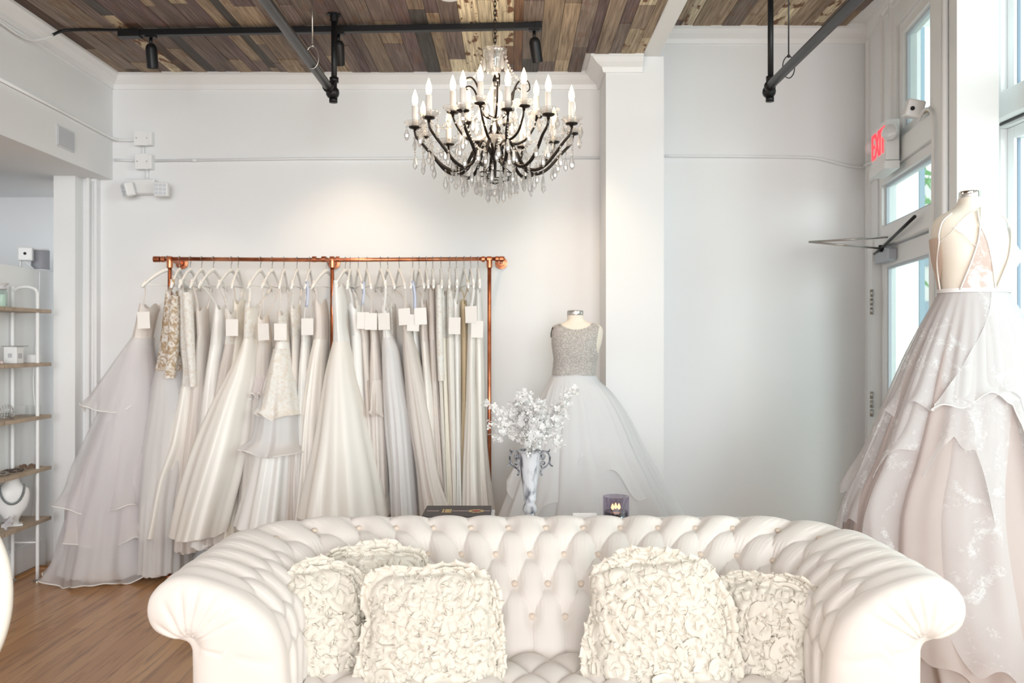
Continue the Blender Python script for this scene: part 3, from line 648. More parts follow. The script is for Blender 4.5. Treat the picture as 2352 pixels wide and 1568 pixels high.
def gown(i, label, rows, waist, m_b, m_s, dy=(.085,.24), n=9, amp=.10, sharp=.6, straps='thin', tag_at=None, over=(), lining=True, m_strap=None, dc=0, hem=.012, ribbon=None, sleeve=None):
    """i: index of its hanger; rows: silhouette from bodice top to hem; waist: y_px that divides bodice and skirt"""
    Yc = YR+dc; e, e2, rz = HANG[i]
    ph = i*1.37
    top = rows[0]; wr = smooth_rows(rows, 200); k = int(np.argmin(abs(wr[:,0]-waist)))
    br = [tuple(q) for q in wr[0:k+1:max(1,k//6)]]
    if br[-1][0] < wr[k,0]: br.append(tuple(wr[k]))
    sr = [tuple(wr[k])]+[q for q in rows if q[0] > wr[k,0]+3]
    r = thing('wedding_gown', label, 'wedding dress', ((( rows[-1][1]+rows[-1][2])/2-CX)*Yc/F, Yc, H+(CY-rows[-1][0])*Yc/F), 'wedding gowns on the copper rail')
    B = cone(br, Yc, (dy[0]*1.15, dy[0]), 5, .05, ph, hem=0, nu=64, nv=22)
    th = np.linspace(0,2*PI,64,endpoint=False)                     # sweetheart top edge
    for j in range(5): B[:,j,2] += (1-j/5)*(.018*np.cos(4*th+1.0)-.01)
    MB().grid(B, cu=True).build('bodice', m_b, r)
    S = cone(sr, Yc, dy, n, amp, ph, sharp, hem)
    MB().grid(S, cu=True).build('skirt', m_s, r)
    if lining:
        lr = [(y, a+.10*(b-a), b-.10*(b-a)) for (y,a,b) in sr]; lr[-1] = (lr[-1][0]+6, lr[-1][1], lr[-1][2])
        MB().grid(cone(lr, Yc, (dy[0]*.8, dy[1]*.82), n, amp*.8, ph+.4, sharp, 0, 72, 20), cu=True).build('underskirt', LIN_G if m_s in (TUL_P,) else TUL_C, r)
    for (orow, om, od, on, oa, oh, fl) in over:
        QO = cone(orow, Yc, od, on, oa, ph*1.9, .4, oh, 130, 34, fl, up=oh*.9)
        ov_ = MB().grid(QO, cu=True).build('overlay', om, r)
        if om in (ORG, TUL_P, TUL_W): MB().tube([tuple(q) for q in QO[:,-1]], .0035, 5, closed=True).build('hem_trim', SAT_W, ov_)
    Xt = ((top[1]+top[2])/2-CX)*Yc/F; zt = H+(CY-top[0])*Yc/F
    ms = m_strap or m_b
    if straps:
        rad = {'thin':.004,'mid':.008,'wide':.014}[straps]
        for (hh, s) in ((e,-1),(e2,1)):
            a = Vector((Xt, Yc+s*dy[0]*.95, zt-.012))
            pts = cr([a+Vector((0,0,-.03)), a, a.lerp(hh,.5)+Vector((.006,s*.004,0)), hh+Vector((0,0,-.012)), hh+Vector((.0,-s*.0,.016))], 12)
            ww = [rad]*12
            mb = MB(); Q = [[tuple(Vector(p)+Vector((rad*math.cos(b_), .0025*math.sin(b_), 0))) for b_ in np.linspace(0,2*PI,8,endpoint=False)] for p in pts]
            mb.grid(Q, cv=True); mb.build('strap', ms, r)
    if ribbon:
        mb = MB(); a = e+Vector((.01,-.01,.01)); b = Vector(((ribbon[0]-CX)*(YR-.18)/F, YR-.18, H+(CY-ribbon[1])*(YR-.18)/F))
        pts = cr([a, a.lerp(b,.5)+Vector((.006,0,0)), b], 8)
        mb.grid([[tuple(Vector(p)+Vector((dx_,0,0))) for dx_ in (-.009,.009)] for p in pts]); mb.build('hanging_ribbon', RIB_B, r, solid=.001, label='lilac hanging ribbon')
    if tag_at:
        x, y = tag_at; Yt = YR-.20
        c = P(x, y, Yt); wd, hh = .036, .050
        Mt = Matrix.Translation(c) @ Matrix.Rotation(random.uniform(-.25,.25),4,'Z') @ Matrix.Rotation(random.uniform(-.06,.06),4,'Y')
        tg = MB().box((-wd,-.0008,-hh),(wd,.0008,hh),Mt).build('price_tag', M_TAG, r, smooth=False, label='white price tag')
        MB().tube([c+Vector((0,0,hh-.006)), e+Vector((0,0,.0))], .0012, 5).build('tag_string', M_TAG, tg)
    if sleeve:
        rowsS, m_, dys = sleeve
        MB().grid(cone(rowsS, YR-.14, dys, 3, .05, ph, hem=.0, nu=40, nv=26), cu=True).build('sleeve', m_, r)
    return r
g = gown
g(0,'blush layered organza ball gown, leftmost on the rail with skirt over the floor',
  [(700,327,362),(760,313,350),(800,300,345),(860,275,345),(940,248,345),(1030,215,345),(1130,190,345),(1230,172,345),(1308,150,345)],775,CRP_B,TUL_L,dy=(.10,.27),n=8,amp=.10,straps='thin',tag_at=(330,735),
  over=[([(775,308,350),(840,262,345),(900,222,345),(932,204,340)],ORG,(.11,.24),7,.08,.03,.1),
        ([(790,303,348),(900,255,362),(1000,212,362),(1080,182,352),(1150,172,345)],ORG,(.12,.31),6,.15,.05,.18),
        ([(800,300,345),(950,240,362),(1080,190,360),(1170,165,352),(1225,180,345)],TUL_P,(.11,.30),7,.14,.05,.16),
        ([(960,240,345),(1100,195,350),(1200,160,348),(1285,138,350),(1312,128,362)],ORG,(.2,.34),9,.10,.02,.1)])
g(1,'gown of white lace over tan illusion tulle with a long lace sleeve, second from left',
  [(670,388,414),(740,378,418),(800,370,420),(870,355,425),(960,335,440),(1060,320,440),(1160,318,430),(1300,318,430)],850,LAC_T,TUL_W,dy=(.10,.25),n=10,amp=.10,straps='wide',m_strap=LAC_T,
  sleeve=([(680,396,411),(740,388,412),(800,386,410),(868,378,402)],LAC_T,(.04,.035)))
g(2,'gown with cut-out white lace bodice and ivory skirt folded at the hem, third from left',
  [(668,418,444),(700,414,450),(780,416,450),(850,424,452),(890,420,452),(1000,385,455),(1100,350,432),(1180,335,425),(1222,322,425)],885,LAC_W,SAT_I,dy=(.10,.22),n=6,amp=.16,straps='wide',
  sleeve=([(672,420,442),(760,424,446),(840,432,449),(888,437,450)],LAC_W,(.04,.03)),
  over=[([(1222,330,400),(1280,335,400),(1305,345,392)],SAT_I,(.16,.13),4,.2,.01,0)])
g(3,'narrow rose taupe chiffon gown, fourth from left',
  [(705,456,474),(770,458,476),(900,446,478),(1050,425,480),(1250,415,480)],770,CRP_B,CRP_B,straps='mid',dc=.03,n=7)
g(4,'strapless white satin column gown, fifth from left',
  [(702,498,520),(760,490,518),(850,478,512),(950,465,515),(1100,452,520),(1240,445,520)],790,SAT_W,SAT_W,straps='thin',n=6,amp=.08)
g(5,'beaded ivory gown with a grey tag under its bodice, sixth from left',
  [(712,520,548),(760,522,548),(800,518,546),(860,505,540),(1000,480,540),(1230,470,545)],790,LAC_W,TUL_C,straps='mid',tag_at=(533,752))
g(6,'plain champagne gown tucked behind the big satin skirt, seventh from left',
  [(690,540,560),(760,540,562),(900,525,570),(1230,510,575)],770,SAT_C,SAT_C,dc=.05,n=6)
g(7,'wide ivory satin ball gown with lace bodice, eighth from left, hem above the floor',
  [(700,567,596),(740,565,592),(775,564,588),(800,556,590),(850,530,590),(920,492,584),(1000,455,578),(1080,428,566),(1150,412,550),(1215,402,536)],778,LAC_W,SAT_I,dy=(.10,.34),n=7,amp=.10,straps='mid',dc=-.10,hem=.008)
g(8,'gown with frayed tulle trim at the hip and square tag, ninth from left',
  [(725,592,616),(780,592,622),(830,580,626),(880,574,630),(1000,560,640),(1240,540,650)],785,CRP_B,TUL_C,straps='thin',tag_at=(605,762),
  over=[([(860,578,630),(885,570,640),(905,566,640)],TUL_P,(.14,.18),14,.12,.02,.2)])
g(9,'white gown with tiered flounces breaking at the knee, tenth from left',
  [(715,642,662),(770,640,664),(800,634,668),(870,622,676),(960,606,690),(1080,580,690),(1200,548,690)],785,LAC_W,SAT_W,dy=(.10,.30),n=7,amp=.12,straps='thin',tag_at=(644,762),dc=-.05,
  over=[([(800,632,668),(850,622,680),(920,604,694),(950,600,698)],LAC_W,(.13,.28),6,.10,.05,.2),
        ([(850,622,678),(930,600,694),(1000,590,700),(1030,572,704)],TUL_W,(.16,.33),6,.14,.07,.3)])
g(10,'slim mauve lace gown, eleventh from left',
  [(700,668,688),(760,672,690),(830,674,692),(950,674,696),(1180,665,705)],775,LAC_W,CRP_B,straps='mid')
g(11,'slim white satin gown below a square tag and lilac ribbon, twelfth from left',
  [(745,694,715),(780,694,715),(850,690,716),(1000,686,720),(1185,676,730)],785,SAT_W,SAT_W,straps='thin',tag_at=(706,750),ribbon=(704,705))
g(12,'blush satin gown with thin straps, thirteenth from left before the middle post',
  [(690,722,750),(740,724,754),(780,722,754),(840,710,752),(950,694,752),(1080,684,756),(1182,672,760)],780,CRP_B,SAT_I,dy=(.10,.26),straps='mid',dc=-.02,n=8)
g(13,'broad ivory satin A-line gown in the middle of the rail, fourteenth from left',
  [(652,768,790),(700,764,796),(740,767,797),(785,766,802),(850,750,816),(920,738,836),(1000,726,856),(1090,706,882),(1150,694,896),(1177,690,902)],785,SAT_W,SAT_I,dy=(.10,.36),n=6,amp=.09,straps='wide',dc=-.12,hem=.006)
g(14,'straight white satin gown right of the A-line, fifteenth from left',
  [(700,800,830),(760,806,836),(850,812,842),(960,826,852),(1060,836,864),(1185,840,872)],770,SAT_W,SAT_W,straps='mid',n=6)
g(15,'slender blush gown with a lilac ribbon and square tag, sixteenth from left',
  [(735,826,846),(800,834,850),(880,840,856),(1000,846,868),(1185,850,890)],785,CRP_B,CRP_B,straps='thin',tag_at=(834,736),ribbon=(832,700))
g(16,'blush gown with a torn flounce at the thigh, seventeenth from left',
  [(715,850,866),(780,852,872),(880,850,884),(940,850,892),(1100,860,900),(1185,862,905)],785,CRP_B,CRP_B,straps='thin',tag_at=(852,738),n=6,
  over=[([(870,852,886),(920,850,890),(950,850,892)],TUL_C,(.17,.22),5,.15,.05,.2)])
g(17,'lilac white tulle gown with a big square tag, eighteenth from left',
  [(705,876,897),(760,880,900),(800,878,916),(880,880,930),(960,884,946),(1080,896,958),(1185,902,968)],775,SAT_W,TUL_L,dy=(.09,.28),straps='mid',tag_at=(882,738),dc=-.05,n=9)
g(18,'gown with a laced strappy back, nineteenth from left',
  [(700,898,908),(780,900,910),(860,905,925),(1000,920,950),(1185,925,960)],790,LAC_W,TUL_W,straps='thin',dc=.04)
g(19,'cream tulle A-line gown with pale tag, twentieth from left',
  [(700,928,942),(750,926,944),(790,926,956),(860,930,974),(960,938,1000),(1080,958,1020),(1185,966,1062)],755,CRP_B,TUL_C,dy=(.09,.28),straps='thin',tag_at=(929,727),dc=-.04,n=9)
g(20,'narrow white gown in shadow with beige tag, twenty-first from left',
  [(725,946,960),(790,950,964),(900,962,976),(1185,985,1015)],785,SAT_W,SAT_W,straps='thin',tag_at=(949,741),ribbon=(953,712),dc=.02)
g(21,'narrow cream crepe gown beside it, twenty-second from left',
  [(690,966,980),(790,968,986),(900,975,1000),(1060,990,1015),(1185,1000,1040)],785,CRP_B,SAT_I,straps='thin',tag_at=(966,726))
g(22,'pale blush straight gown, twenty-third from left',
  [(660,984,1000),(780,986,1004),(900,992,1012),(1185,1005,1040)],780,CRP_B,CRP_B,straps='mid',dc=.02)
g(23,'white beaded sleeve gown hanging short at the thigh, twenty-fourth from left',
  [(650,1000,1014),(760,1002,1018),(900,1010,1024),(1185,1022,1046)],780,LAC_W,SAT_I,straps='mid',
  sleeve=([(655,1002,1016),(760,1002,1018),(874,1006,1021)],LAC_W,(.04,.035)))
g(24,'cream gown with pleated chiffon skirt, twenty-fifth from left',
  [(670,1012,1026),(780,1012,1030),(900,1018,1036),(1185,1026,1056)],775,LAC_W,SAT_C,straps='mid',n=8)
g(25,'ivory column gown with one big square tag, twenty-sixth from left',
  [(660,1026,1044),(780,1026,1046),(900,1030,1050),(1185,1040,1062)],775,LAC_W,SAT_I,straps='mid',tag_at=(1044,748),dc=-.02)
g(26,'white crepe column gown, twenty-seventh from left',
  [(690,1040,1056),(780,1042,1060),(900,1044,1062),(1185,1046,1072)],775,SAT_W,SAT_W,straps='mid')
g(27,'tan crepe gown showing between white ones, twenty-eighth from left',
  [(690,1058,1072),(780,1058,1078),(900,1060,1080),(1185,1056,1082)],775,SAT_T,SAT_T,straps='thin',dc=.04)
g(28,'ivory satin column gown with grey tag, twenty-ninth from left',
  [(700,1076,1094),(760,1074,1094),(850,1072,1094),(950,1068,1100),(1060,1062,1104),(1185,1058,1112)],765,SAT_W,SAT_I,dy=(.09,.24),straps='mid',tag_at=(1082,722),dc=-.04,n=6,amp=.08)
g(29,'ivory satin column gown with white tag, rightmost beside the copper post',
  [(665,1092,1106),(760,1090,1110),(850,1090,1114),(950,1092,1116),(1060,1094,1124),(1185,1094,1140)],765,SAT_W,SAT_I,dy=(.09,.22),straps='mid',tag_at=(1096,756),n=6,amp=.08)
# ---------------------------------------------------------------- tufted sofa
SX, SYF, SYB = .12, 2.36, 3.125                        # centre line, front of the arms, ridge of the back
prof = [(.285,.40,.30),(.285,.37,.45),(.282,.31,.55),(.27,.245,.64),(.235,.18,.71),(.165,.115,.77),(.085,.055,.808),(0,0,.825),(-.06,-.06,.808),(-.10,-.10,.765),(-.108,-.108,.72),(-.09,-.09,.676),(-.052,-.052,.655),(-.015,-.015,.648),(.012,.012,.630),(.018,.018,.58),(.018,.018,.40),(.018,.018,.10)]
pf = cr(prof, 700); sl = np.concatenate([[0], np.cumsum(np.hypot(np.diff(pf[:,1]), np.diff(pf[:,2])))])
NV = 190; sv = np.linspace(0, sl[-1], NV); pv = np.stack([np.interp(sv, sl, pf[:,c]) for c in range(3)], 1)
iv = int(np.argmax(pv[:,2]))                            # ridge
srow = [np.interp(z, pv[:iv,2], sv[:iv]) for z in (.813,.738,.655,.566)]
bv = np.where(sv >= srow[0], (srow[0]-sv)/(srow[0]-srow[1]), np.where(sv <= srow[3], 3+(srow[3]-sv)/(srow[2]-srow[3]), np.interp(sv, srow[::-1], [3,2,1,0])))   # row coordinate, 0 = top row, growing downwards
def segs():
    out = []                                            # (kind, t, tuft coordinate)
    for k in range(150): out.append((0, k/150, 4.2*k/150))
    for k in range(110): out.append((1, k/110, 4.2+2.8*k/110))
    for k in range(300): out.append((2, k/300, 7+10*k/300))
    for k in range(110): out.append((3, k/110, 17+2.8*k/110))
    for k in range(151): out.append((4, k/150, 19.8+4.2*k/150))
    return out
SG = segs(); NU = len(SG); av = np.array([s[2] for s in SG])
def upoint(kind, t, d_a, d_b):
    wd = 1.0-d_a; yb = SYB-d_b; rr = max(.14, .30-.45*max(d_a,0)) if d_a > 0 else .30-d_a
    if kind == 0: return (-wd, SYF+(yb-rr-SYF)*t)
    if kind == 1: a = PI-t*PI/2; return (-wd+rr+rr*math.cos(a), yb-rr+rr*math.sin(a))
    if kind == 2: return (-(wd-rr)+2*(wd-rr)*t, yb)
    if kind == 3: a = PI/2-t*PI/2; return (wd-rr+rr*math.cos(a), yb-rr+rr*math.sin(a))
    return (wd, yb-rr-(yb-rr-SYF)*t)
G = np.zeros((NU, NV, 3))
for i, (k, t, _) in enumerate(SG):
    for j in range(NV):
        x, y = upoint(k, t, pv[j,0], pv[j,1]); G[i,j] = (SX+x, y, pv[j,2])
dU = np.gradient(G, axis=0); dV = np.gradient(G, axis=1); NN = np.cross(dV, dU); NN /= np.linalg.norm(NN, axis=2, keepdims=True)+1e-12
# outward = away from the stuffing: on the inner face it points to the seat
if NN[NU//2, iv, 2] < 0: NN = -NN
A, B = np.meshgrid(av, bv, indexing='ij')
p, q = A+B/2, -A+B/2
dia = (np.abs(np.sin(PI*p))*np.abs(np.sin(PI*q)))
Bc = np.clip(B, 0, 3)
off = np.where(B > 1.5, .5, 0.0)
ver = np.abs(np.sin(PI*(A+off)))**2
h = np.where((B >= 0) & (B <= 3), dia, ver)
h = h**.25
# distance to the nearest button
jr = np.clip(np.round(B), 0, 3)
best = np.full_like(A, 9.0)
for dj in (-1,0,1):
    J = np.clip(np.round(B)+dj, 0, 3); an = np.round(A-.5*(J%2))+.5*(J%2)
    best = np.minimum(best, np.hypot((A-an)*.132, (B-J)*.085))
dim = np.exp(-(np.maximum(best-.009,0)/.022)**2)
front = np.clip(np.minimum(av, 24-av)/.9, 0, 1); front = (front*front*(3-2*front))[:,None]
svm = sv[None,:]; roll_end = np.interp(.70, pv[iv:iv+60,2][::-1], sv[iv:iv+60][::-1])
fade = np.clip((roll_end-svm)/(roll_end-srow[0]), 0, 1)
depth = np.where(B < 0, .024*fade**1.2*.9, np.where(B > 3, .015, .021))
bulge = .012*(1-np.abs(np.sin(PI*0)))
disp = depth*(h-1) - .016*dim
disp = disp*front + (-.010)*(1-front)*fade
# fine gathers fanning up from every button
fan = .0016*np.cos(A*2*PI*9)*np.exp(-(best/.045)**2)*((B-np.round(B)) < 0)
G2 = G+NN*(disp+fan*front)[:,:,None]
# rolled front of both arms: bulging cap with pleats drawn to the neck
def cap(i, sgn):
    bnd = G2[i]; C = np.array([SX+sgn*(1-.125), SYF, .672]); K = 46; Q = np.zeros((K+1, NV+1, 3))
    b2 = np.vstack([bnd, bnd[0:1]])
    neck = np.array([SX+sgn*.985, .640])
    for k in range(K+1):
        s = 1-k/K; q_ = C+(b2-C)*s
        q_[:,1] = SYF-.055*(1-s**3.2)**.5
        dx, dz = (q_[:,0]-neck[0])*sgn, q_[:,2]-neck[1]; rad = np.hypot(dx, dz)
        ang = np.degrees(np.arctan2(dz, -dx))           # 90 = up, 0 = towards the seat
        fo = np.zeros(len(ang))
        for a0, wdt, amp, r1 in ((148,5,.012,.13),(120,4,.012,.15),(98,3.6,.012,.17),(80,3.4,.009,.20),(62,3,.008,.20),(44,3,.006,.21),(28,3,.004,.22),(-12,4,.003,.3)):
            fo -= amp*np.exp(-((ang-a0)/wdt)**2)*np.clip(rad/.03,0,1)*np.clip((r1-rad)/.07,0,1)
        fo -= .025*np.exp(-(rad/.03)**2)
        q_[:,1] -= fo*min(1,(1-s)*4)
        Q[k] = q_
    return Q
def normals_build(name, parent, i0, i1, mat_, capi=None, sgn=1):
    sub = G2[i0:i1]; mb = MB(); mb.grid(sub)
    if capi is not None:
        mb.grid(cap(capi, sgn))
    o = mb.build(name, mat_, parent)
    bm = bmesh.new(); bm.from_mesh(o.data); bmesh.ops.remove_doubles(bm, verts=bm.verts, dist=1e-5); bmesh.ops.recalc_face_normals(bm, faces=bm.faces); bm.to_mesh(o.data); bm.free()
    o.data.shade_smooth(); return o
import bmesh
sofa = thing('chesterfield_sofa', 'large ivory tufted chesterfield sofa with rolled arms in the foreground', 'sofa', (SX,2.85,0))
n0, n1 = 260, 560
normals_build('armrest', sofa, 0, n0+1, M_SOFA, 0, -1)
normals_build('backrest', sofa, n0, n1+1, M_SOFA)
normals_build('armrest', sofa, n1, NU, M_SOFA, NU-1, 1)
# buttons: those on the inside of the back and the arms
bt = MB(); bt.lathe([(.0,.0075),(.004,.0072),(.0085,.005),(.0105,.001),(.010,-.003),(.0,-.004)],seg=16)
bproto = None
for j in range(4):
    for a in np.arange(4.0 if j%2==0 else 3.5, 21, 1.0):
        aa = a
        i = int(np.argmin(np.abs(av-aa))); jj = int(np.argmin(np.abs(sv-srow[j])))
        if abs(av[i]-aa) > .1: continue
        if bproto is None: b = bproto = bt.build('button', M_BUTTON); b.parent = sofa
        else: b = bproto.copy(); COL.objects.link(b); b.parent = sofa
        n_ = Vector(NN[i,jj]); b.location = Vector(G2[i,jj])+n_*.006-sofa.location
        b.rotation_mode = 'QUATERNION'; b.rotation_quaternion = n_.to_track_quat('Z','Y')
# seat
xs = np.linspace(SX-.715, SX+.715, 330); ys = np.linspace(2.30, 2.765, 110); Q = np.zeros((330,110,3))
for j, y in enumerate(ys):
    a = (xs-SX)/.1305; b = (2.765-y)/.10-.55
    e = np.clip((2.765-y)/.05, 0, 1)
    if b < 0: hh = np.abs(np.sin(PI*a))**.6
    else:
        p_, q_ = a+b/2, -a+b/2; hh = (np.abs(np.sin(PI*p_))*np.abs(np.sin(PI*q_)))**.3
    Q[:,j,0] = xs; Q[:,j,1] = y; Q[:,j,2] = .452+.036*(1-(1-e)**2)**.5-.03*(1-hh)-.012+.004*(2.765-y)
MB().grid(Q).grid([[(x,2.30,z) for z in np.linspace(.14,.452,8)] for x in xs]).build('seat_cushion', M_SOFA, sofa)
for sx in (-1,1):
    for y in (2.42,3.05): MB().lathe([(.035,.10),(.04,.085),(.028,.05),(.022,.0),(.0,.0)],(SX+sx*.86,y,0),16).build('leg', M_LEG, sofa)
MB().box((SX-.96,2.40,.10),(SX+.96,3.09,.30)).build('seat_base', M_SOFA, sofa, smooth=False)

# ---------------------------------------------------------------- ruffled pillows
def pillow(name_lab, c, wx, hz, rz, tilt, roll, seed, roses, nr=34):
    """c: bottom centre of the pillow; leaning back by tilt; roses: (u, v, radius, rings)"""
    R = np.random.default_rng(seed)
    root = thing('ruffled_pillow', name_lab, 'pillow', c, 'ruffled pillows on the sofa')
    M = Matrix.Translation(c) @ Matrix.Rotation(rz,4,'Z') @ Matrix.Rotation(tilt,4,'X') @ Matrix.Rotation(roll,4,'Y')
    def face(u, v, side=-1, lift=0):                    # u,v in -1..1 -> local point on the pillow's face
        e = max(0,(1-abs(u)**2.6))*max(0,(1-abs(v)**2.6)); t = .065*e**.5
        k = 1-.05*(abs(u)*abs(v))**2 * 1.2
        return Vector((u*wx/2*k*(1-.04*(1-v*v)*abs(u)**3), side*(t+lift), hz/2+v*hz/2*k))
    mb = MB(); us = np.linspace(-1,1,40)
    for sd in (-1,1): mb.grid([[tuple(M @ face(u,v,sd)) for v in us] for u in us])
    mb.build('cover', M_PILLOW, root)
    # ruffle rings of every rosette
    for (u0, v0, rad, rings) in roses:
        mb = MB(); cx_, cz_ = u0*wx/2, v0*hz/2; rings = max(2, int(round(rad/.023)))
        for k in range(rings+1):
            r0 = max(.006, rad*(k+.1)/(rings+.6)); wdt = .034+.014*R.random()
            st = R.random()*6.3; npc = 1 if r0 < .03 else int(1.6+r0/.06)
            for pi_ in range(npc):                      # lengths of gathered ribbon, overlapping like shingles
                a0 = st+2*PI*(pi_+.25*R.normal())/npc; da = 2*PI/npc*(1.1+.3*R.random()); L_ = r0*da+.03
                n_ = int(max(16, L_/.0034)); f1, f2, f3 = R.random(3)*6.3; w1 = 2*PI/(.030+.016*R.random()); w2 = 2*PI/(.013+.006*R.random())
                wl = wdt*(.8+.45*R.random()); lf = .016+.016*R.random(); jag = R.normal(size=n_+1)*.02
                Qs = []
                for s in range(n_+1):
                    t = s/n_; a = a0-da/2+da*t; env = min(1, 5*t, 5*(1-t)); ln = L_*t
                    wv = math.sin(w1*ln+f1)*.65+math.sin(w2*ln+f2)*.35+.4*math.sin(w1*.37*ln+f3)
                    row = []
                    for m_ in range(6):
                        q = m_/5; rr = r0+wl*q*(.55+.45*env)*(.82+.16*wv*q+jag[s]*q); lift = .003+lf*math.sin(min(1,q*1.1)*PI*.6)*(.5+.5*env)+.0088*wv*q
                        aa = a+.010*math.cos(w1*ln+f1)*q/max(.02,r0)*.8
                        uu = (cx_+rr*math.cos(aa))/(wx/2); vv = (cz_+rr*math.sin(aa))/(hz/2)
                        uc, vc = max(-1.0,min(1.0,uu)), max(-1.0,min(1.0,vv))
                        pt = face(uc,vc,-1,max(.001,lift))
                        pt.x += (uu-uc)*wx/2*.6; pt.z += (vv-vc)*hz/2*.6
                        row.append(tuple(M @ pt))
                    Qs.append(row)
                mb.grid(Qs)
        mb.build('rosette', M_PILLOW, root)
    return root
def lean(x, y, Y): return P(x, y, Y)
R4 = lambda *a: list(a)
pillow('narrow cream ruffled pillow turned in the left corner of the sofa', P(745,1590,2.62), .26, .355, .55, -.30, .0, 11,
  R4((-.35,.55,.075,4),(.42,.5,.115,5),(-.45,.0,.085,4),(.2,-.1,.10,5),(-.2,-.6,.11,5),(.5,-.65,.12,6),(-.75,-.35,.07,4),(.05,.85,.08,4),(-.7,-.85,.08,4)))
pillow('cream ruffled pillow mostly hidden behind the left pair', P(850,1530,2.80), .36, .345, .2, -.28, .0, 12,
  R4((-.4,.75,.09,4),(.2,.8,.10,4),(.7,.7,.08,4),(.0,.3,.12,4)))
pillow('wide cream ruffled pillow left of the sofa middle', P(988,1592,2.55), .37, .335, .05, -.33, .0, 13,
  R4((-.72,.72,.09,5),(-.62,.25,.075,4),(-.2,.62,.08,4),(.35,.75,.09,4),(.78,.62,.08,4),(.05,.0,.16,8),(.62,.1,.12,6),(-.65,-.3,.10,6),(-.1,-.62,.15,8),(.55,-.55,.14,7),(-.75,-.8,.10,6),(.82,-.3,.08,4),(.85,-.85,.08,4),(.2,-.9,.10,5)))
pillow('large cream rosette pillow tilted right of the sofa middle', P(1530,1588,2.56), .39, .365, -.06, -.30, -.12, 14,
  R4((-.45,.75,.08,4),(.05,.62,.13,6),(.5,.5,.12,6),(-.3,.2,.13,7),(.55,.0,.15,7),(-.75,-.1,.08,5),(-.72,-.58,.13,6),(.0,-.45,.12,7),(.5,-.55,.14,7),(.0,-.9,.11,5),(.85,-.8,.09,4),(-.2,.95,.08,3)))
pillow('cream pillow with a large petalled flower in the right corner of the sofa', P(1772,1592,2.60), .33, .305, -.45, -.28, .02, 15,
  R4((-.15,.35,.14,6),(.62,.65,.085,3),(.35,-.2,.12,5),(-.55,-.35,.10,5),(-.1,-.7,.13,7),(.5,-.8,.10,5),(-.55,.8,.09,4),(.15,.85,.09,4)))

# ---------------------------------------------------------------- console table behind the sofa and what stands on it
TZ = .69
r = thing('console_table', 'white console table behind the sofa, hidden but for what stands on it', 'table', (.2,3.56,0))
MB().box((-.75,3.34,TZ-.035),(1.15,3.78,TZ)).build('tabletop', M_WHITE, r, smooth=False, bevel=.005)
MB().box((-.70,3.38,TZ-.11),(1.10,3.74,TZ-.0355)).build('apron', M_WHITE, r, smooth=False)
for x in (-.68,1.08):
    for y in (3.40,3.72): MB().lathe([(.026,TZ-.11),(.02,.4),(.014,0),(0,0)],(x,y,0),14).build('leg', M_WHITE, r)
M_URN = mat('whitewashed_zinc', (200,200,204), .6, noise=(15,(96,98,106),.48,.66), bump=(40,.3,.003))
# streaks on the urn run with its height
nt = M_URN.node_tree
mpn = nt.nodes.new('ShaderNodeMapping'); mpn.inputs['Scale'].default_value = (3,3,.9)
for l in [l for l in nt.links if l.from_node.type == 'TEX_COORD' and l.to_node.type == 'TEX_NOISE']:
    nt.links.new(l.from_socket, mpn.inputs[0]); nt.links.new(mpn.outputs[0], l.to_socket)
UY = 3.5; UC = P(1217,1035,UY); s_ = UY/F
r = thing('urn_vase', 'tall whitewashed metal urn with scrolled handles on the console behind the sofa', 'vase', (UC.x,UY,TZ))
zt = UC.z
pr = [(.045,TZ-zt),(.045,TZ+.012-zt),(.025,TZ+.03-zt),(.022,-.262),(.020,-.25),(.027,-.245),(.029,-.235),(.027,-.222),(.021,-.214),(.020,-.208),(.025,-.198),(.026,-.19),(.0235,-.188),(.0285,-.15),(.034,-.10),(.039,-.05),(.0425,-.012),(.047,-.004),(.0525,0),(.053,.003),(.048,.003),(.040,-.02),(.03,-.10),(.0,-.12)]
MB().lathe(pr, (UC.x,UY,zt), 40, mod=lambda a,r_,z: 1+(.035*abs(math.cos(4*a)) if -.19<z<-.004 and r_>.02 else 0)).build('body', M_URN, r, sharp=60)
M_URNH = mat('dark_scroll_metal', (150,152,158), .5, .3, noise=(60,(60,62,68),.45,.6))
for sx in (-1,1):
    def hp(x, y): return (UC.x+sx*(abs(x)*s_), UY, H+(CY-y)*s_)
    main = cr([hp(24,1052),hp(30,1048),hp(33,1040),hp(26,1036),hp(20,1046),hp(24,1056),hp(35,1048),hp(41,1038),hp(48,1044),hp(50,1058),hp(46,1066),hp(50,1068),hp(47,1068),hp(39,1070),hp(28,1078),hp(25,1086),hp(29,1090)],4)
    m = MB()
    m.tube(cr([hp(x,y) for x,y in ((30,1051),(27,1046),(31,1043),(34,1047),(32,1053),(26,1053),(24,1046),(27,1038),(35,1036),(42,1040),(46,1050),(44,1062),(38,1070),(29,1076),(25,1082),(26,1089),(29,1091))],60), [.0036]*60, 8)
    m.tube(cr([hp(x,y) for x,y in ((28,1064),(31,1067),(34,1063),(31,1059),(26,1061),(25,1068),(29,1074),(36,1072))],30), .003, 8)
    m.tube(cr([hp(x,y) for x,y in ((46,1052),(46,1064),(49,1069),(53,1070))],12), .003, 8)
    m.tube(cr([hp(x,y) for x,y in ((38,1037),(44,1036),(46,1031))],8), .0028, 8)
    m.build('handle', M_URNH, r, label='scrolled metal handle with worn dark paint')
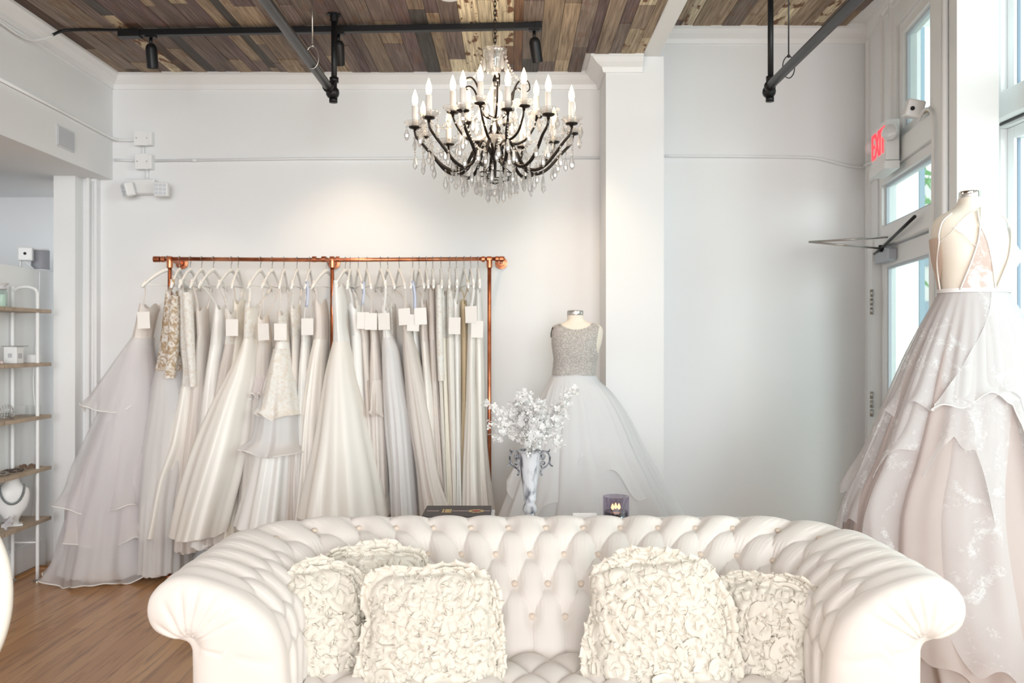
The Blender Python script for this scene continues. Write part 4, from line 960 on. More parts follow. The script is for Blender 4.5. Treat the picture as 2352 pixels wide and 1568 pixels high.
# white dried flower sprigs, each a stem with its blossoms
M_PET = cloth('white_petal', (244,243,242), .35, bump=None); M_STEM = mat('white_painted_stem', (226,222,216), .7)
def sprig(lab, pts, n, spread, sd, size=.011, big=True):
    R = np.random.default_rng(sd)
    base = Vector((UC.x+R.uniform(-.02,.02),UY+R.uniform(-.02,.02),zt-.10))
    r = thing('flower_sprig', lab, 'flower', base, 'white dried flower sprigs in the urn')
    w_ = [base, Vector((base.x*.6+UC.x*.4, base.y, zt+.01))]+[P(x,y,UY+d) for (x,y,d) in pts]; pp = cr(w_, 30)
    st = MB(); st.tube(pp, [.0022*(1-.6*i/29)+.0004 for i in range(30)], 6)
    mb = MB()
    for i in range(n):
        t = R.uniform(.40,1.0)**.8; k = int(t*29); q = Vector(pp[k])+Vector(R.normal(size=3))*spread*(1.15-.45*t)
        if i % 3 == 0: st.tube([Vector(pp[max(0,k-3)]), Vector(pp[max(0,k-3)]).lerp(q,.6)+Vector((0,0,.004)), q], .0009, 4)
        nrm = Vector(R.normal(size=3))+Vector((0,-.7,.5)); nrm.normalize(); u = nrm.orthogonal().normalized(); v = nrm.cross(u)
        s = size*R.uniform(.6,1.15); npet = int(R.integers(3,6)); a0 = R.random()*6
        for pe in range(npet):
            a = a0+2*PI*pe/npet; d = u*math.cos(a)+v*math.sin(a); e = u*-math.sin(a)+v*math.cos(a); cup = R.uniform(.1,.9)
            mb.add([q, q+d*s*.55+e*s*.5+nrm*s*.3*cup, q+d*s*1.15+e*s*.28+nrm*s*cup*.75, q+d*s*1.15-e*s*.28+nrm*s*cup*.6, q+d*s*.55-e*s*.5+nrm*s*.25*cup], [(0,1,2,3,4)])
    st.build('stem', M_STEM, r); mb.build('blossoms', M_PET, r, smooth=False, kind='stuff')
sprig('flower sprig arching far left in front of the copper post', [(1190,1000,0),(1160,960,-.02),(1135,935,-.03),(1112,922,-.03)], 46, .014, 1, .010)
sprig('low flower sprig drooping left above the urn handle', [(1195,1010,0),(1170,995,-.02),(1145,1000,-.04),(1132,1010,-.05)], 44, .013, 2, .009)
sprig('thin flower sprig between the two left ones', [(1190,1000,-.01),(1165,975,-.03),(1140,975,-.05),(1122,970,-.05)], 36, .012, 9, .009)
sprig('tall upright flower sprig left of centre', [(1208,990,.01),(1203,950,.01),(1200,925,0),(1202,905,0)], 150, .019, 3)
sprig('dense flower sprig in the centre of the bouquet', [(1220,1000,-.02),(1228,970,-.02),(1232,950,-.02),(1240,930,-.02)], 210, .024, 4, .0125)
sprig('front flower sprig bulging over the urn rim', [(1218,1020,-.03),(1222,1008,-.05),(1230,995,-.06),(1236,985,-.06)], 190, .024, 5, .0125)
sprig('flower sprig leaning right with a dense head', [(1235,1000,0),(1262,975,-.01),(1280,955,-.01),(1296,930,-.01)], 180, .022, 6)
sprig('tallest flower sprig reaching up to the right', [(1240,990,.02),(1270,950,.02),(1300,915,.02),(1320,893,.02)], 130, .018, 7, .010)
sprig('low flower sprig hanging right of the urn', [(1245,1015,-.02),(1270,1002,-.03),(1282,1015,-.03),(1276,1036,-.03)], 44, .013, 8, .009)
sprig('flower sprig filling the back left of the bouquet', [(1205,1000,.03),(1192,970,.03),(1185,950,.03),(1180,938,.03)], 130, .02, 10)
# books
def book(lab, x0, x1, yn, depth, zb, th, cover, Yn, deco=False):
    a = P(x0,yn,Yn); b = P(x1,yn,Yn)
    r = thing('book', lab, 'book', ((a.x+b.x)/2,Yn+depth/2,zb), None)
    MB().box((a.x+.006,Yn+.004,zb+.004),(b.x-.004,Yn+depth-.006,zb+th-.004)).build('pages', mat('book_pages',(240,238,236),.8), r, smooth=False)
    MB().box((a.x,Yn,zb),(b.x,Yn+depth,zb+.0035)).box((a.x,Yn,zb+th-.0035),(b.x,Yn+depth,zb+th)).box((a.x,Yn+.0,zb+.0035),(a.x+.004,Yn+depth,zb+th-.0035)).build('cover', cover, r, smooth=False)
    if deco:
        z = zb+th; L_ = b.x-a.x; yc = Yn+depth*.5; d = MB()
        d.box((a.x+.01,yc-.004,z+.0001),(a.x+L_*.22,yc+.004,z+.0006)).box((a.x+L_*.42,yc-.004,z+.0001),(a.x+L_*.68,yc+.004,z+.0006)).box((a.x+L_*.88,yc-.004,z+.0001),(b.x-.004,yc+.004,z+.0006))
        d.build('title_rule', mat('pink_foil',(214,180,170),.4), r, smooth=False)
        d = MB()
        for k,(u,wd) in enumerate(((.27,.012),(.31,.018),(.35,.014),(.385,.010))): d.box((a.x+L_*u,yc-.035,z+.0001),(a.x+L_*u+wd*.6,yc+.035,z+.0006))
        for k in range(10):
            aa = 2*PI*k/10; d.lathe([(.009,0),(0,.0006)],(a.x+L_*.78+.020*math.cos(aa)*1.3,yc+.028*math.sin(aa),z+.0001),8)
        d.build('gold_ornament', M_GOLD, r, smooth=False)
        MB().lathe([(.014,0),(.0,.0009)],(a.x+L_*.78,yc,z+.0004),14).build('red_medallion', mat('red_foil',(190,60,52),.5), r, smooth=False)
book('white book lying under the dark one on the console', 972, 1134, 1183, .24, TZ+.001, .052, mat('white_book_cloth',(236,236,238),.6), 3.42)
zb2 = TZ+.0535
book('dark book with gold ornament lying on a white book behind the sofa', 968, 1126, 1183, .23, zb2, .018, mat('dark_plum_cloth',(52,40,44),.5), 3.425, True)
# candle
cc_ = P(1415,1150,3.45); r = thing('candle_jar', 'lit dark candle in a ribbed smoky glass tumbler on the console', 'candle', (cc_.x,3.45,TZ))
hz = H+(784-1139)*3.45/F-TZ; rad = 30*3.45/F
M_SMOKE = pane('smoky_ribbed_glass', (232,228,236), .10)
MB().lathe([(.0,.001),(rad*.97,.001),(rad,.006),(rad,hz),(rad-.0025,hz),(rad-.0025,.006),(.0,.005)],(cc_.x,3.45,TZ),120,mod=lambda a,r_,z: 1+(.012*abs(math.sin(30*a)) if .004<z<hz*.86 else 0)).build('glass_tumbler', M_SMOKE, r)
MB().lathe([(.0,.0062),(rad-.005,.0062),(rad-.004,hz*.60),(.0,hz*.58)],(cc_.x,3.45,TZ),40).build('wax', mat('dark_plum_wax',(44,30,40),.3), r, sharp=50)
for dx, dy_ in ((-.014,-.004),(.012,.004),(.0,.014)):
    wk = MB().tube([(cc_.x+dx,3.45+dy_,TZ+hz*.58),(cc_.x+dx+.001,3.45+dy_,TZ+hz*.58+.012)], .0012, 6).build('wick', M_DARK, r)
    MB().lathe([(.0,.0),(.005,.005),(.0065,.010),(.004,.018),(.0,.026)],(cc_.x+dx,3.45+dy_,TZ+hz*.58+.008),12).build('flame', mat('candle_flame',(255,170,90),.5,emit=((255,170,90),6)), wk)
a = P(1316,1179,3.45); b = P(1371,1187,3.45)
r = thing('place_card', 'small cream card standing on the console left of the candle', 'card', ((a.x+b.x)/2,3.45,TZ))
MB().add([(a.x,3.44,TZ),(b.x,3.44,TZ),(b.x,3.46,a.z),(a.x,3.46,a.z),(a.x,3.48,TZ),(b.x,3.48,TZ)],[(0,1,2,3),(3,2,5,4)]).build('card_stock', M_TAG, r, smooth=False, solid=.001)
MB().add([(a.x+.02,3.4466,TZ+.055),(b.x-.02,3.4466,TZ+.055),(b.x-.02,3.4476,TZ+.058),(a.x+.02,3.4476,TZ+.058)],[(0,1,2,3)]).build('printed_line', mat('grey_ink',(150,146,142),.8), r, smooth=False)
# ---------------------------------------------------------------- dress forms and their gowns
def rowtab(rows, n=200):
    R = smooth_rows(rows, n)
    def at(y): return np.interp(y, R[:,0], R[:,1]), np.interp(y, R[:,0], R[:,2]), np.interp(y, R[:,0], R[:,3])
    return at
def torso_fn(rows, Yc):                                # rows (y, xl, xr, half depth)
    at = rowtab(rows)
    def S(th, y, k=1.0, add=0):
        xl, xr, dy = at(y); xc, hw = (xl+xr)/2, (xr-xl)/2
        e = .85
        c, s = math.cos(th), math.sin(th)
        c2 = math.copysign(abs(c)**e, c); s2 = math.copysign(abs(s)**e, s)
        return Vector((((xc-CX)*Yc/F)+(hw*Yc/F*k+add)*c2, Yc+(dy*k+add)*s2, H+(CY-y)*Yc/F))
    def th_at(x, y):
        xl, xr, dy = at(y); xc, hw = (xl+xr)/2, (xr-xl)/2
        v = max(-1, min(1, (x-xc)/hw)); v = math.copysign(abs(v)**(1/.85), v); return -math.acos(v)
    return S, th_at
def dress_form(label, rows, Yc, capy, capx, neck_y, stand_x):
    S, ta = torso_fn(rows, Yc)
    X = (stand_x-CX)*Yc/F
    r = thing('dress_form', label, 'dress form', (X,Yc,0))
    y0, y1 = rows[0][0], rows[-1][0]; n = 60
    Q = [[tuple(S(2*PI*i/72, y0+(y1-y0)*j/n)) for j in range(n+1)] for i in range(72)]
    m = MB().grid(Q, cu=True); m.poly([Q[i][0] for i in range(72)]); m.poly([Q[i][n] for i in range(72)][::-1]); m.build('torso', M_FORM, r, sharp=60)
    a = P((capx[0]+capx[1])/2, capy[0], Yc); rad = (capx[1]-capx[0])/2*Yc/F; hh = (capy[1]-capy[0])*Yc/F
    MB().lathe([(rad*.98,-hh-.004),(rad*1.03,-hh),(rad*1.03,-.006),(rad*1.0,-.001),(rad*.9,.001),(0,.002)],tuple(a),36).build('neck_cap', M_CHROME, r, sharp=40)
    zb = H+(CY-y1)*Yc/F
    MB().tube([(X,Yc,zb+.02),(X,Yc,.02)], .017, 14).build('pole', M_CHROME, r)
    MB().lathe([(.17,0),(.17,.008),(.03,.03),(.018,.05)],(X,Yc,0),36).build('base_plate', M_STEEL, r, sharp=40)
    return r, S, ta
def layer(rows, Yc, dy, hem, n, amp, ph, wave=.03, nu=300, nv=60, flare=.0, sharp=.5, xk=1.0, drag=0, top=None, span=None):
    at = rowtab([(a,b,c,0) for a,b,c in rows]); y0, y1 = rows[0][0], rows[-1][0]
    Q = np.zeros((nu, nv, 3)); hk = np.array(hem, float); tk = np.array(top, float) if top else None
    for i in range(nu):
        th = -PI+2*PI*i/nu if span is None else span[0]+(span[1]-span[0])*i/(nu-1)
        c = math.cos(n*th+ph+.6*math.sin(2*th)+.5*math.sin(3*th+ph)); c3 = math.cos(3*th+ph*1.7); c2 = math.cos((2*n+1)*th+ph)
        hy = float(np.interp(th, hk[:,0], hk[:,1]))
        for j in range(nv):
            t = j/(nv-1); ya = y0 if top is None else float(np.interp(th, tk[:,0], tk[:,1])); y = ya+(hy-ya)*t; T = (y-y0)/(y1-y0)
            xl, xr, _ = at(min(y, y1)); xc, hw = (xl+xr)/2, (xr-xl)/2*xk
            a = amp*min(1, T*1.6)**.7
            f = 1+a*(math.copysign(abs(c)**(1-.5*sharp), c)*.6+.25*c2+.3*c3-.3)
            e = max(0,(t-.72)/.28)
            f *= 1+flare*e*e*(.55+.6*math.cos(2*n*th+ph*2)+.25*c)
            d = dy[0]+(dy[1]-dy[0])*min(1.1,T)**.8
            f += .016*math.cos(27*th+ph*3+1.5*math.sin(3*th))*(1-.6*T)*min(1,8*T)
            f = min(f, 1.08)
            Q[i,j] = (((xc-CX)*Yc/F)+hw*Yc/F*f*math.cos(th), Yc+d*f*math.sin(th), H+(CY-y)*Yc/F+wave*e*e*math.sin(2*n*th+ph*3)+drag*e*c3)
    Q[:,:,0] = np.minimum(Q[:,:,0], 2.36); return Q
def patch(S, ta, rows, k, n=16, sub=30):               # rows (y, xl, xr) on the camera side of the torso
    R = smooth_rows(rows, sub); Q = []
    for y, xl, xr in R:
        t0, t1 = ta(xl,y), ta(xr,y); Q.append([tuple(S(t0+(t1-t0)*i/n, y, 1, k)) for i in range(n+1)])
    return Q
# -- by the back wall
YM = 5.0
rowsA = [(724,1303,1341,.050),(734,1303,1342,.050),(739,1297,1350,.055),(744,1283,1372,.062),(750,1272,1381,.070),(762,1268,1385,.085),(785,1268,1382,.10),(810,1270,1374,.10),(835,1273,1367,.088),(858,1271,1366,.085),(885,1268,1372,.095),(900,1268,1372,.095)]
fA, SA, tA = dress_form('ivory dress form with a chrome neck cap beside the pilaster', rowsA, YM, (713,725), (1303,1340), 725, 1320)
M_SEQ = mat('silver_sequins', (176,170,165), .35, .1, noise=(150,(222,217,212),.40,.66), bump=(320,1.0,.004))
gA = thing('wedding_gown', 'gown with silver beaded bodice and white tulle skirt on the form by the pilaster', 'wedding dress', ((1340-CX)*YM/F,YM,.02))
Q = []
for i in range(41):
    c = i/40; x0 = 1268+(1374-1268)*c
    dip = 742 if c < .14 or c > .86 else 742+15*math.sin(PI*(c-.14)/.72)**.6
    if c < .02: dip = 752
    col = []
    for j in range(31):
        y = dip+(861-dip)*j/30
        xl = np.interp(y,[742,760,790,825,861],[1272,1270,1269,1274,1270]); xr = np.interp(y,[742,752,790,805,825,861],[1366,1371,1364,1366,1371,1367])
        if y < 756: xl += 2
        x = xl+(xr-xl)*c; t = tA(x,y); col.append(tuple(SA(t,y,1,.008)))
    Q.append(col)
bd = MB().grid(Q)
bd.grid([[tuple(SA(t,y,1,.008)) for y in np.linspace(770,861,16)] for t in np.linspace(.55,PI-.55,24)])
bd.build('bodice', M_SEQ, gA, label='silver beaded bodice')
for xa in ((1272,1288),(1356,1368)):
    MB().grid([[tuple(SA(t,y,1,.009)) for t in np.linspace(tA(xa[0],746),tA(xa[1],746),6)] for y in (752,747,744)]+[[tuple(SA(-t,y,1,.009)) for t in np.linspace(tA(xa[0],746),tA(xa[1],746),6)] for y in (744,750,765,775)]).build('strap', M_SEQ, gA)
TULW = cloth('bright_white_tulle', (252,252,253), .4, .8, bump=None); LINW = cloth('white_lining', (250,250,251), .3)
rA = [(857,1271,1366),(872,1264,1372),(890,1254,1392),(920,1242,1416),(960,1228,1440),(1020,1210,1468),(1100,1186,1510),(1180,1158,1552),(1260,1132,1592),(1362,1105,1640)]
full = [(-PI,1358),(PI,1358)]
MB().grid(layer([(a,b+.1*(c-b),c-.12*(c-b)) for a,b,c in rA], YM, (.085,.26), [(-PI,1350),(PI,1350)], 8, .07, 1.0), cu=True).build('underskirt', LINW, gA)
MB().grid(layer(rA, YM, (.088,.31), full, 9, .08, .4), cu=True).build('skirt', TULW, gA)
MB().grid(layer(rA, YM, (.09,.325), [(-PI,1110),(-2.2,1180),(-1.6,1040),(-1.1,1100),(-.6,1180),(0,1210),(1.5,1150),(PI,1110)], 7, .09, 2.1, .04, flare=.06, xk=1.02), cu=True).build('flounce', TULW, gA)
MB().grid(layer(rA, YM, (.09,.33), [(-PI,1240),(-2.3,1260),(-1.7,1170),(-1.1,1230),(-.6,1270),(0,1290),(1.5,1250),(PI,1240)], 8, .10, .9, .04, flare=.06, xk=1.03), cu=True).build('flounce', TULW, gA)
# -- by the window
YN = 3.5
rowsB = [(455,2205,2252,.046),(463,2203,2256,.047),(474,2196,2264,.052),(485,2180,2277,.062),(497,2158,2292,.075),(510,2149,2299,.088),(530,2146,2305,.10),(565,2149,2313,.115),(595,2153,2316,.115),(630,2160,2311,.10),(668,2165,2307,.09),(700,2158,2316,.10),(720,2156,2318,.10)]
fB, SB, tB = dress_form('ivory dress form seen from behind with a chrome neck cap, in front of the window', rowsB, YN, (440,456), (2205,2252), 455, 2232)
LAC_N = cloth('lace_over_nude', (226,206,200), .3, .9, bump=None, lace=(14,.52,(252,250,250)))
LAC_S = cloth('sheer_white_lace', (242,238,238), .45, .6, bump=None, lace=(7,.60,(246,246,246)))
TUL_N = cloth('nude_tulle', (226,212,207), .4, .8, bump=None)
gB = thing('wedding_gown', 'open backed lace ball gown in tiers on the form by the window', 'wedding dress', ((2240-CX)*YN/F,YN,.1))
MB().grid(patch(SB,tB,[(526,2217,2221),(560,2211,2229),(610,2199,2241),(668,2186,2255)],.008)).build('back_panel', LAC_N, gB, label='lace triangle at the open back')
Q = []
for y in np.linspace(524,672,30):
    t0 = tB(np.interp(y,[524,600,672],[2297,2278,2256]), y); b = .010+.022*math.exp(-((y-590)/26)**2)
    Q.append([tuple(SB(t0+(.75-t0)*i/18, y, 1, .008+(b-.008)*min(1,i/7))) for i in range(19)])
MB().grid(Q).build('side_panel', cloth('white_side_panel',(238,236,236),.3), gB)
Q = []
for y in np.linspace(548,672,24):
    t0 = tB(np.interp(y,[548,672],[2150,2166]), y)
    Q.append([tuple(SB(t0-(.0+.9)*i/8+.0, y, 1, .009)) for i in range(9)])
MB().grid(Q).build('side_panel', cloth('nude_side_panel',(226,204,190),.3), gB, label='nude side panel')
def strapline(pts, rad=.0032):
    q = [SB(tB(x,y), y, 1, .010) for x,y in pts]; MB().tube(cr(q,24), rad, 7).build('strap', cloth('white_piping',(246,242,238),.1), gB)
strapline([(2186,668),(2199,610),(2211,560),(2219,524),(2226,500),(2231,482)])
strapline([(2255,668),(2241,610),(2229,560),(2220,528),(2219,510),(2222,490)])
strapline([(2256,668),(2278,600),(2292,545),(2297,524),(2294,505),(2284,490)])
strapline([(2165,668),(2156,610),(2151,560),(2150,540),(2156,512),(2175,494)])
strapline([(2151,560),(2165,540),(2180,518),(2205,496),(2226,488)], .0014); strapline([(2168,528),(2183,545),(2196,562),(2206,572)], .0014)
Q = [[tuple(SB(t,y,1,.011)) for y in (664,668,673)] for t in np.linspace(-PI,PI,64,endpoint=False)]
MB().grid(Q, cu=True).build('waistband', cloth('white_waistband',(246,243,242),.1), gB)
rB = [(668,2163,2310),(690,2152,2320),(720,2136,2338),(760,2116,2360),(820,2088,2386),(900,2056,2412),(980,2026,2432),(1060,1994,2452),(1120,1965,2466),(1180,1946,2478),(1260,1938,2490),(1350,1942,2500),(1450,1956,2508),(1545,1975,2515)]
dB = (.092,.40)
MB().grid(layer([(a,b+.12*(c-b),c-.10*(c-b)) for a,b,c in rB], YN, (.09,.34), [(-PI,1540),(PI,1540)], 9, .06, .5), cu=True).build('underskirt', cloth('blush_lining',(226,213,208),.3), gB)
MB().grid(layer(rB, YN, (.091,.37), [(-PI,1300),(-2.4,1420),(-1.8,1530),(-1.2,1545),(0,1545),(PI,1500)], 9, .10, .3, .02, flare=.04), cu=True).build('skirt', TUL_N, gB, label='blush tulle skirt')
MB().grid(layer(rB, YN, (.092,.39), [(-PI,1180),(-2.75,1230),(-2.3,1320),(-1.9,1470),(-1.4,1490),(-.8,1530),(0,1545),(PI,1300)], 8, .11, 1.6, .03, flare=.08, xk=1.0), cu=True).build('tier', LAC_S, gB)
MB().grid(layer(rB, YN, (.093,.41), [(-PI,1110),(-2.7,1060),(-2.45,1010),(-2.25,1090),(-2.05,985),(-1.85,1010),(-1.6,1200),(-1.35,1390),(-1.0,1480),(-.5,1530),(0,1530),(PI,1200)], 7, .10, .2, .03, flare=.07, xk=1.01), cu=True).build('tier', LAC_S, gB)
MB().grid(layer(rB, YN, (.094,.43), [(-PI,960),(-2.5,930),(-2.0,925),(-1.75,900),(-1.5,908),(-1.38,905),(-1.25,1060),(-1.0,1180),(-.7,1330),(-.3,1400),(0,1400),(PI,1100)], 6, .09, 2.4, .03, flare=.06, xk=1.02), cu=True).build('tier', LAC_S, gB)

QT = layer(rB, YN, (.096,.45), [(-2.33,938),(-2.1,925),(-1.9,908),(-1.6,903),(-1.45,908),(-1.38,960),(-1.28,1140),(-1.0,1330),(-.5,1430),(.6,1430)], 6, .07, 1.1, .02, 200, 60, .05, xk=1.03, top=[(-2.33,920),(-2.25,895),(-1.95,800),(-1.62,715),(-1.45,672),(.6,672)], span=(-2.33,.6))
tq = MB().grid(QT).build('tier', cloth('white_lace_overlay', (242,240,240), .4, .78, bump=None, lace=(7,.58,(244,244,244))), gB)
MB().tube([tuple(q) for q in list(QT[0])+list(QT[:,-1])], .0026, 5).build('hem_trim', bpy.data.materials['white_piping'], tq)

# ---------------------------------------------------------------- chandelier
KX, KY = (1137-CX)*4.1/F, 4.1
ch = thing('chandelier', 'candle chandelier of dark iron scroll arms hung with cut crystal', 'chandelier', (KX,KY,2.12))
def ring(r, a, z): return Vector((KX+r*math.cos(a), KY+r*math.sin(a), z))
m = MB()
for k in range(17):
    z = 2.835+k*.0215+.011; ax = k%2
    m.tube([(KX+(.0055*math.cos(a) if ax else 0), KY+(0 if ax else .0055*math.cos(a)), z+.0155*math.sin(a)) for a in np.linspace(0,2*PI,14,endpoint=False)], .0021, 6, closed=True)
m.build('chain', M_IRON, ch)
MB().lathe([(.0,0),(.05,-.002),(.055,-.018),(.02,-.035),(.008,-.05),(.0,-.05)],(KX,KY,ZL),24).build('ceiling_canopy', M_IRON, ch, sharp=40)
MB().lathe([(.006,2.10+.12),(.008,2.30),(.022,2.315),(.022,2.345),(.010,2.36),(.016,2.42),(.028,2.45),(.016,2.48),(.007,2.50),(.007,2.66),(.012,2.68),(.006,2.70),(.006,2.83)],(KX,KY,0),18).build('center_stem', M_IRON, ch, sharp=50)
sc8 = lambda a,r_,z: 1+.05*math.cos(8*a)
MB().lathe([(.012,2.70),(.024,2.715),(.032,2.74),(.036,2.77),(.045,2.80),(.058,2.823),(.056,2.826),(.043,2.803),(.033,2.77),(.029,2.74),(.02,2.72),(.01,2.705)],(KX,KY,0),48,mod=sc8).build('crystal_crown_bowl', M_CLEAR, ch)
MB().lathe([(.012,2.505),(.024,2.52),(.02,2.55),(.034,2.58),(.036,2.61),(.02,2.65),(.012,2.67)],(KX,KY,0),24).lathe([(.01,2.36),(.06,2.375),(.10,2.40),(.098,2.403),(.058,2.379),(.01,2.366)],(KX,KY,0),48,mod=sc8).build('crystal_column', M_CLEAR, ch)
M_BULB = mat('warm_candle_bulb', (255,236,206), .2, emit=((255,214,160),3.0))
M_CAND = mat('ivory_candle_sleeve', (244,238,230), .5)
cupm = MB().lathe([(.0,-.022),(.006,-.02),(.008,-.006),(.026,-.002),(.030,.004),(.027,.005),(.012,.001),(.0,.001)],seg=24)
dripm = MB().lathe([(.012,.002),(.03,.006),(.044,.018),(.05,.026),(.048,.028),(.042,.021),(.028,.009),(.012,.005)],seg=32,mod=lambda a,r_,z: 1+.08*math.cos(8*a)*(r_>.02))
slm = MB().lathe([(.0135,.004),(.0145,.012),(.0130,.02),(.0140,.06),(.0135,.10),(.010,.102),(.0,.102)],seg=18)
bum = MB().lathe([(.008,.100),(.0115,.112),(.0145,.126),(.0125,.145),(.006,.165),(.002,.176),(.0,.179)],seg=16)
cm = {}
def inst(key, mb, name, mt, parent, loc, rot=0, sharp=None):
    if key not in cm:
        o = mb.build(name, mt, None, sharp=sharp, smooth=key[0] != 'p'); cm[key] = o
    else: o = cm[key].copy(); COL.objects.link(o)
    o.parent = parent; o.location = Vector(loc)-wloc(parent); o.rotation_euler = (0,0,rot); return o
pen1 = MB().ball((0,0,-.008), .0065, 6).lathe([(.0,-.016),(.004,-.019),(.0125,-.044),(.011,-.056),(.005,-.068),(.0,-.072)],seg=6)
pen2 = MB().ball((0,0,-.006), .005, 6).ball((0,0,-.017), .0042, 6).ball((0,0,-.027), .0048, 6).lathe([(.0,-.034),(.005,-.038),(.0115,-.072),(.009,-.086),(.0,-.098)],seg=6)
NP = 0
def pendant(q, kind, rot):
    global NP
    NP += 1; inst('p%d'%kind, pen1 if kind == 1 else pen2, 'crystal_pendant', M_CRYSTAL, ch, q, rot)
beads = []
def garland(a, b, sag, n):
    for i in range(n+1):
        t = i/n; q = Vector(a).lerp(Vector(b), t); q.z -= sag*4*t*(1-t); beads.append((q, .0042 if i%3 else .0062))
tips_lo, tips_hi = [], []
def candle_arm(path, thick, tip, a, key):
    arm = MB().tube(cr(path,34), [thick*(.8+.5*math.sin(PI*i/33)) for i in range(34)], 8).build('arm', M_IRON, ch)
    inst('cup', cupm, 'candle_cup', M_IRON, arm, tip, a); inst('drip', dripm, 'drip_pan', M_CLEAR, arm, tip, a)
    inst('sleeve', slm, 'candle_sleeve', M_CAND, arm, tip, a); inst('bulb', bum, 'bulb', M_BULB, arm, tip, a)
for k in range(12):
    a = 2*PI*(k+.32)/12; z = 2.42
    tip = ring(.375, a, z+.02)
    candle_arm([ring(r_,a+da,zz) for r_,zz,da in ((.018,2.325,0),(.045,2.375,.0),(.075,2.385,0),(.105,2.335,.02),(.14,2.27,.04),(.19,2.246,.05),(.245,2.265,.05),(.295,2.315,.03),(.335,2.36,.0),(.368,2.395,0),(.375,2.425,0))], .0064, tip, a, 'lo')
    tips_lo.append(tip)
for k in range(6):
    a = 2*PI*(k+.2)/6; tip = ring(.20, a, 2.515)
    candle_arm([ring(r_,a+da,zz) for r_,zz,da in ((.02,2.44,0),(.055,2.40,0),(.10,2.385,.05),(.15,2.41,.05),(.185,2.46,.02),(.20,2.50,0))], .0050, tip, a, 'hi')
    tips_hi.append(tip)
    MB().tube(cr([ring(r_,a+.45,zz) for r_,zz in ((.012,2.50),(.05,2.515),(.085,2.565),(.10,2.63),(.13,2.665),(.165,2.655),(.175,2.62),(.155,2.605))],30), [.0062-.0035*i/29 for i in range(30)], 8).build('scroll', M_IRON, ch)
for k, tp in enumerate(tips_lo):
    a = 2*PI*(k+.32)/12
    for j, (dr_, kd) in enumerate(((0.4,1),(2.1,2),(3.9,1))):
        pendant(tp+Vector((.042*math.cos(a+dr_),.042*math.sin(a+dr_),.006)), kd, a)
    nx = tips_lo[(k+1)%12]; garland(tp+Vector((0,0,-.005)), nx+Vector((0,0,-.005)), .055, 14)
    garland(ring(.17,a+.05,2.245), tp+Vector((0,0,-.03)), .02, 12)
    garland(tips_hi[k//2]+Vector((0,0,-.004)), tp+Vector((0,0,.0)), .05, 14)
    pendant(ring(.235,a+.05,2.252), 2, a); pendant(ring(.14,a+.04,2.255), 2, a)
for k, tp in enumerate(tips_hi):
    a = 2*PI*(k+.2)/6
    for dr_ in (1.0,3.6): pendant(tp+Vector((.042*math.cos(a+dr_),.042*math.sin(a+dr_),.006)), 1, a)
    garland(ring(.05,a,2.818), ring(.165,a+.45,2.655), .05, 16); garland(ring(.165,a+.45,2.65), tp, .03, 12)
    garland(ring(.05,a,2.38), tips_lo[(2*k)%12], .09, 22)
    pendant(ring(.052,a,2.815), 2, a)
for k in range(10): pendant(ring(.085,2*PI*k/10,2.235), 2, k)
for k in range(5): pendant(ring(.04,2*PI*k/5,2.20), 2, k)
fr = MB()
def drop(q, n, sc=1.0):
    z = q.z
    for k in range(n): fr.ball((q.x,q.y,z-.007), .0052, 6); z -= .0125
    fr.lathe([(.0,0),(.005,-.005),(.0115,-.036),(.009,-.050),(.0,-.062)],(q.x,q.y,z-.002),6)
for k, tp in enumerate(tips_lo):
    a = 2*PI*(k+.32)/12
    drop(ring(.375,a,2.395), 5+k%4); drop(ring(.30,a+.13,2.305), 1); drop(ring(.335,a-.1,2.34), 2+k%2)
    drop(ring(.185,a+.3,2.25), 2); drop(ring(.205,a+.17,2.31), 1)
for k in range(12): drop(ring(.11,2*PI*k/12+.1,2.36), 1+k%2); drop(ring(.16,2*PI*k/12,2.46), 1)
fr.build('pendant_fringe', M_CRYSTAL, ch, smooth=False, kind='stuff')
gm = MB()
for q, r_ in beads: gm.ball(tuple(q), r_, 6)
gm.build('bead_garland', M_CRYSTAL, ch, smooth=False, kind='stuff')
MB().ball((KX,KY,2.15), .021, 10).lathe([(.0,2.172),(.006,2.18),(.004,2.20),(.012,2.215),(.0,2.225)],(KX,KY,0),10).build('finial_ball', M_CRYSTAL, ch, smooth=False)
hoop = MB().tube([ring(.085,2*PI*k/40,2.237) for k in range(40)], .0028, 6, closed=True).tube([ring(.04,2*PI*k/30,2.203) for k in range(30)], .0028, 6, closed=True)
for k in range(3): hoop.tube([ring(.012,2*PI*k/3,2.30),ring(.085,2*PI*k/3,2.237)], .002, 5).tube([ring(.085,2*PI*k/3,2.237),ring(.04,2*PI*k/3,2.203),ring(.0,0,2.19)], .002, 5)
hoop.build('hoop', M_IRON, ch)
lamp('POINT','chandelier_glow',(KX,KY,2.56), 11, (1,.82,.62), .22)

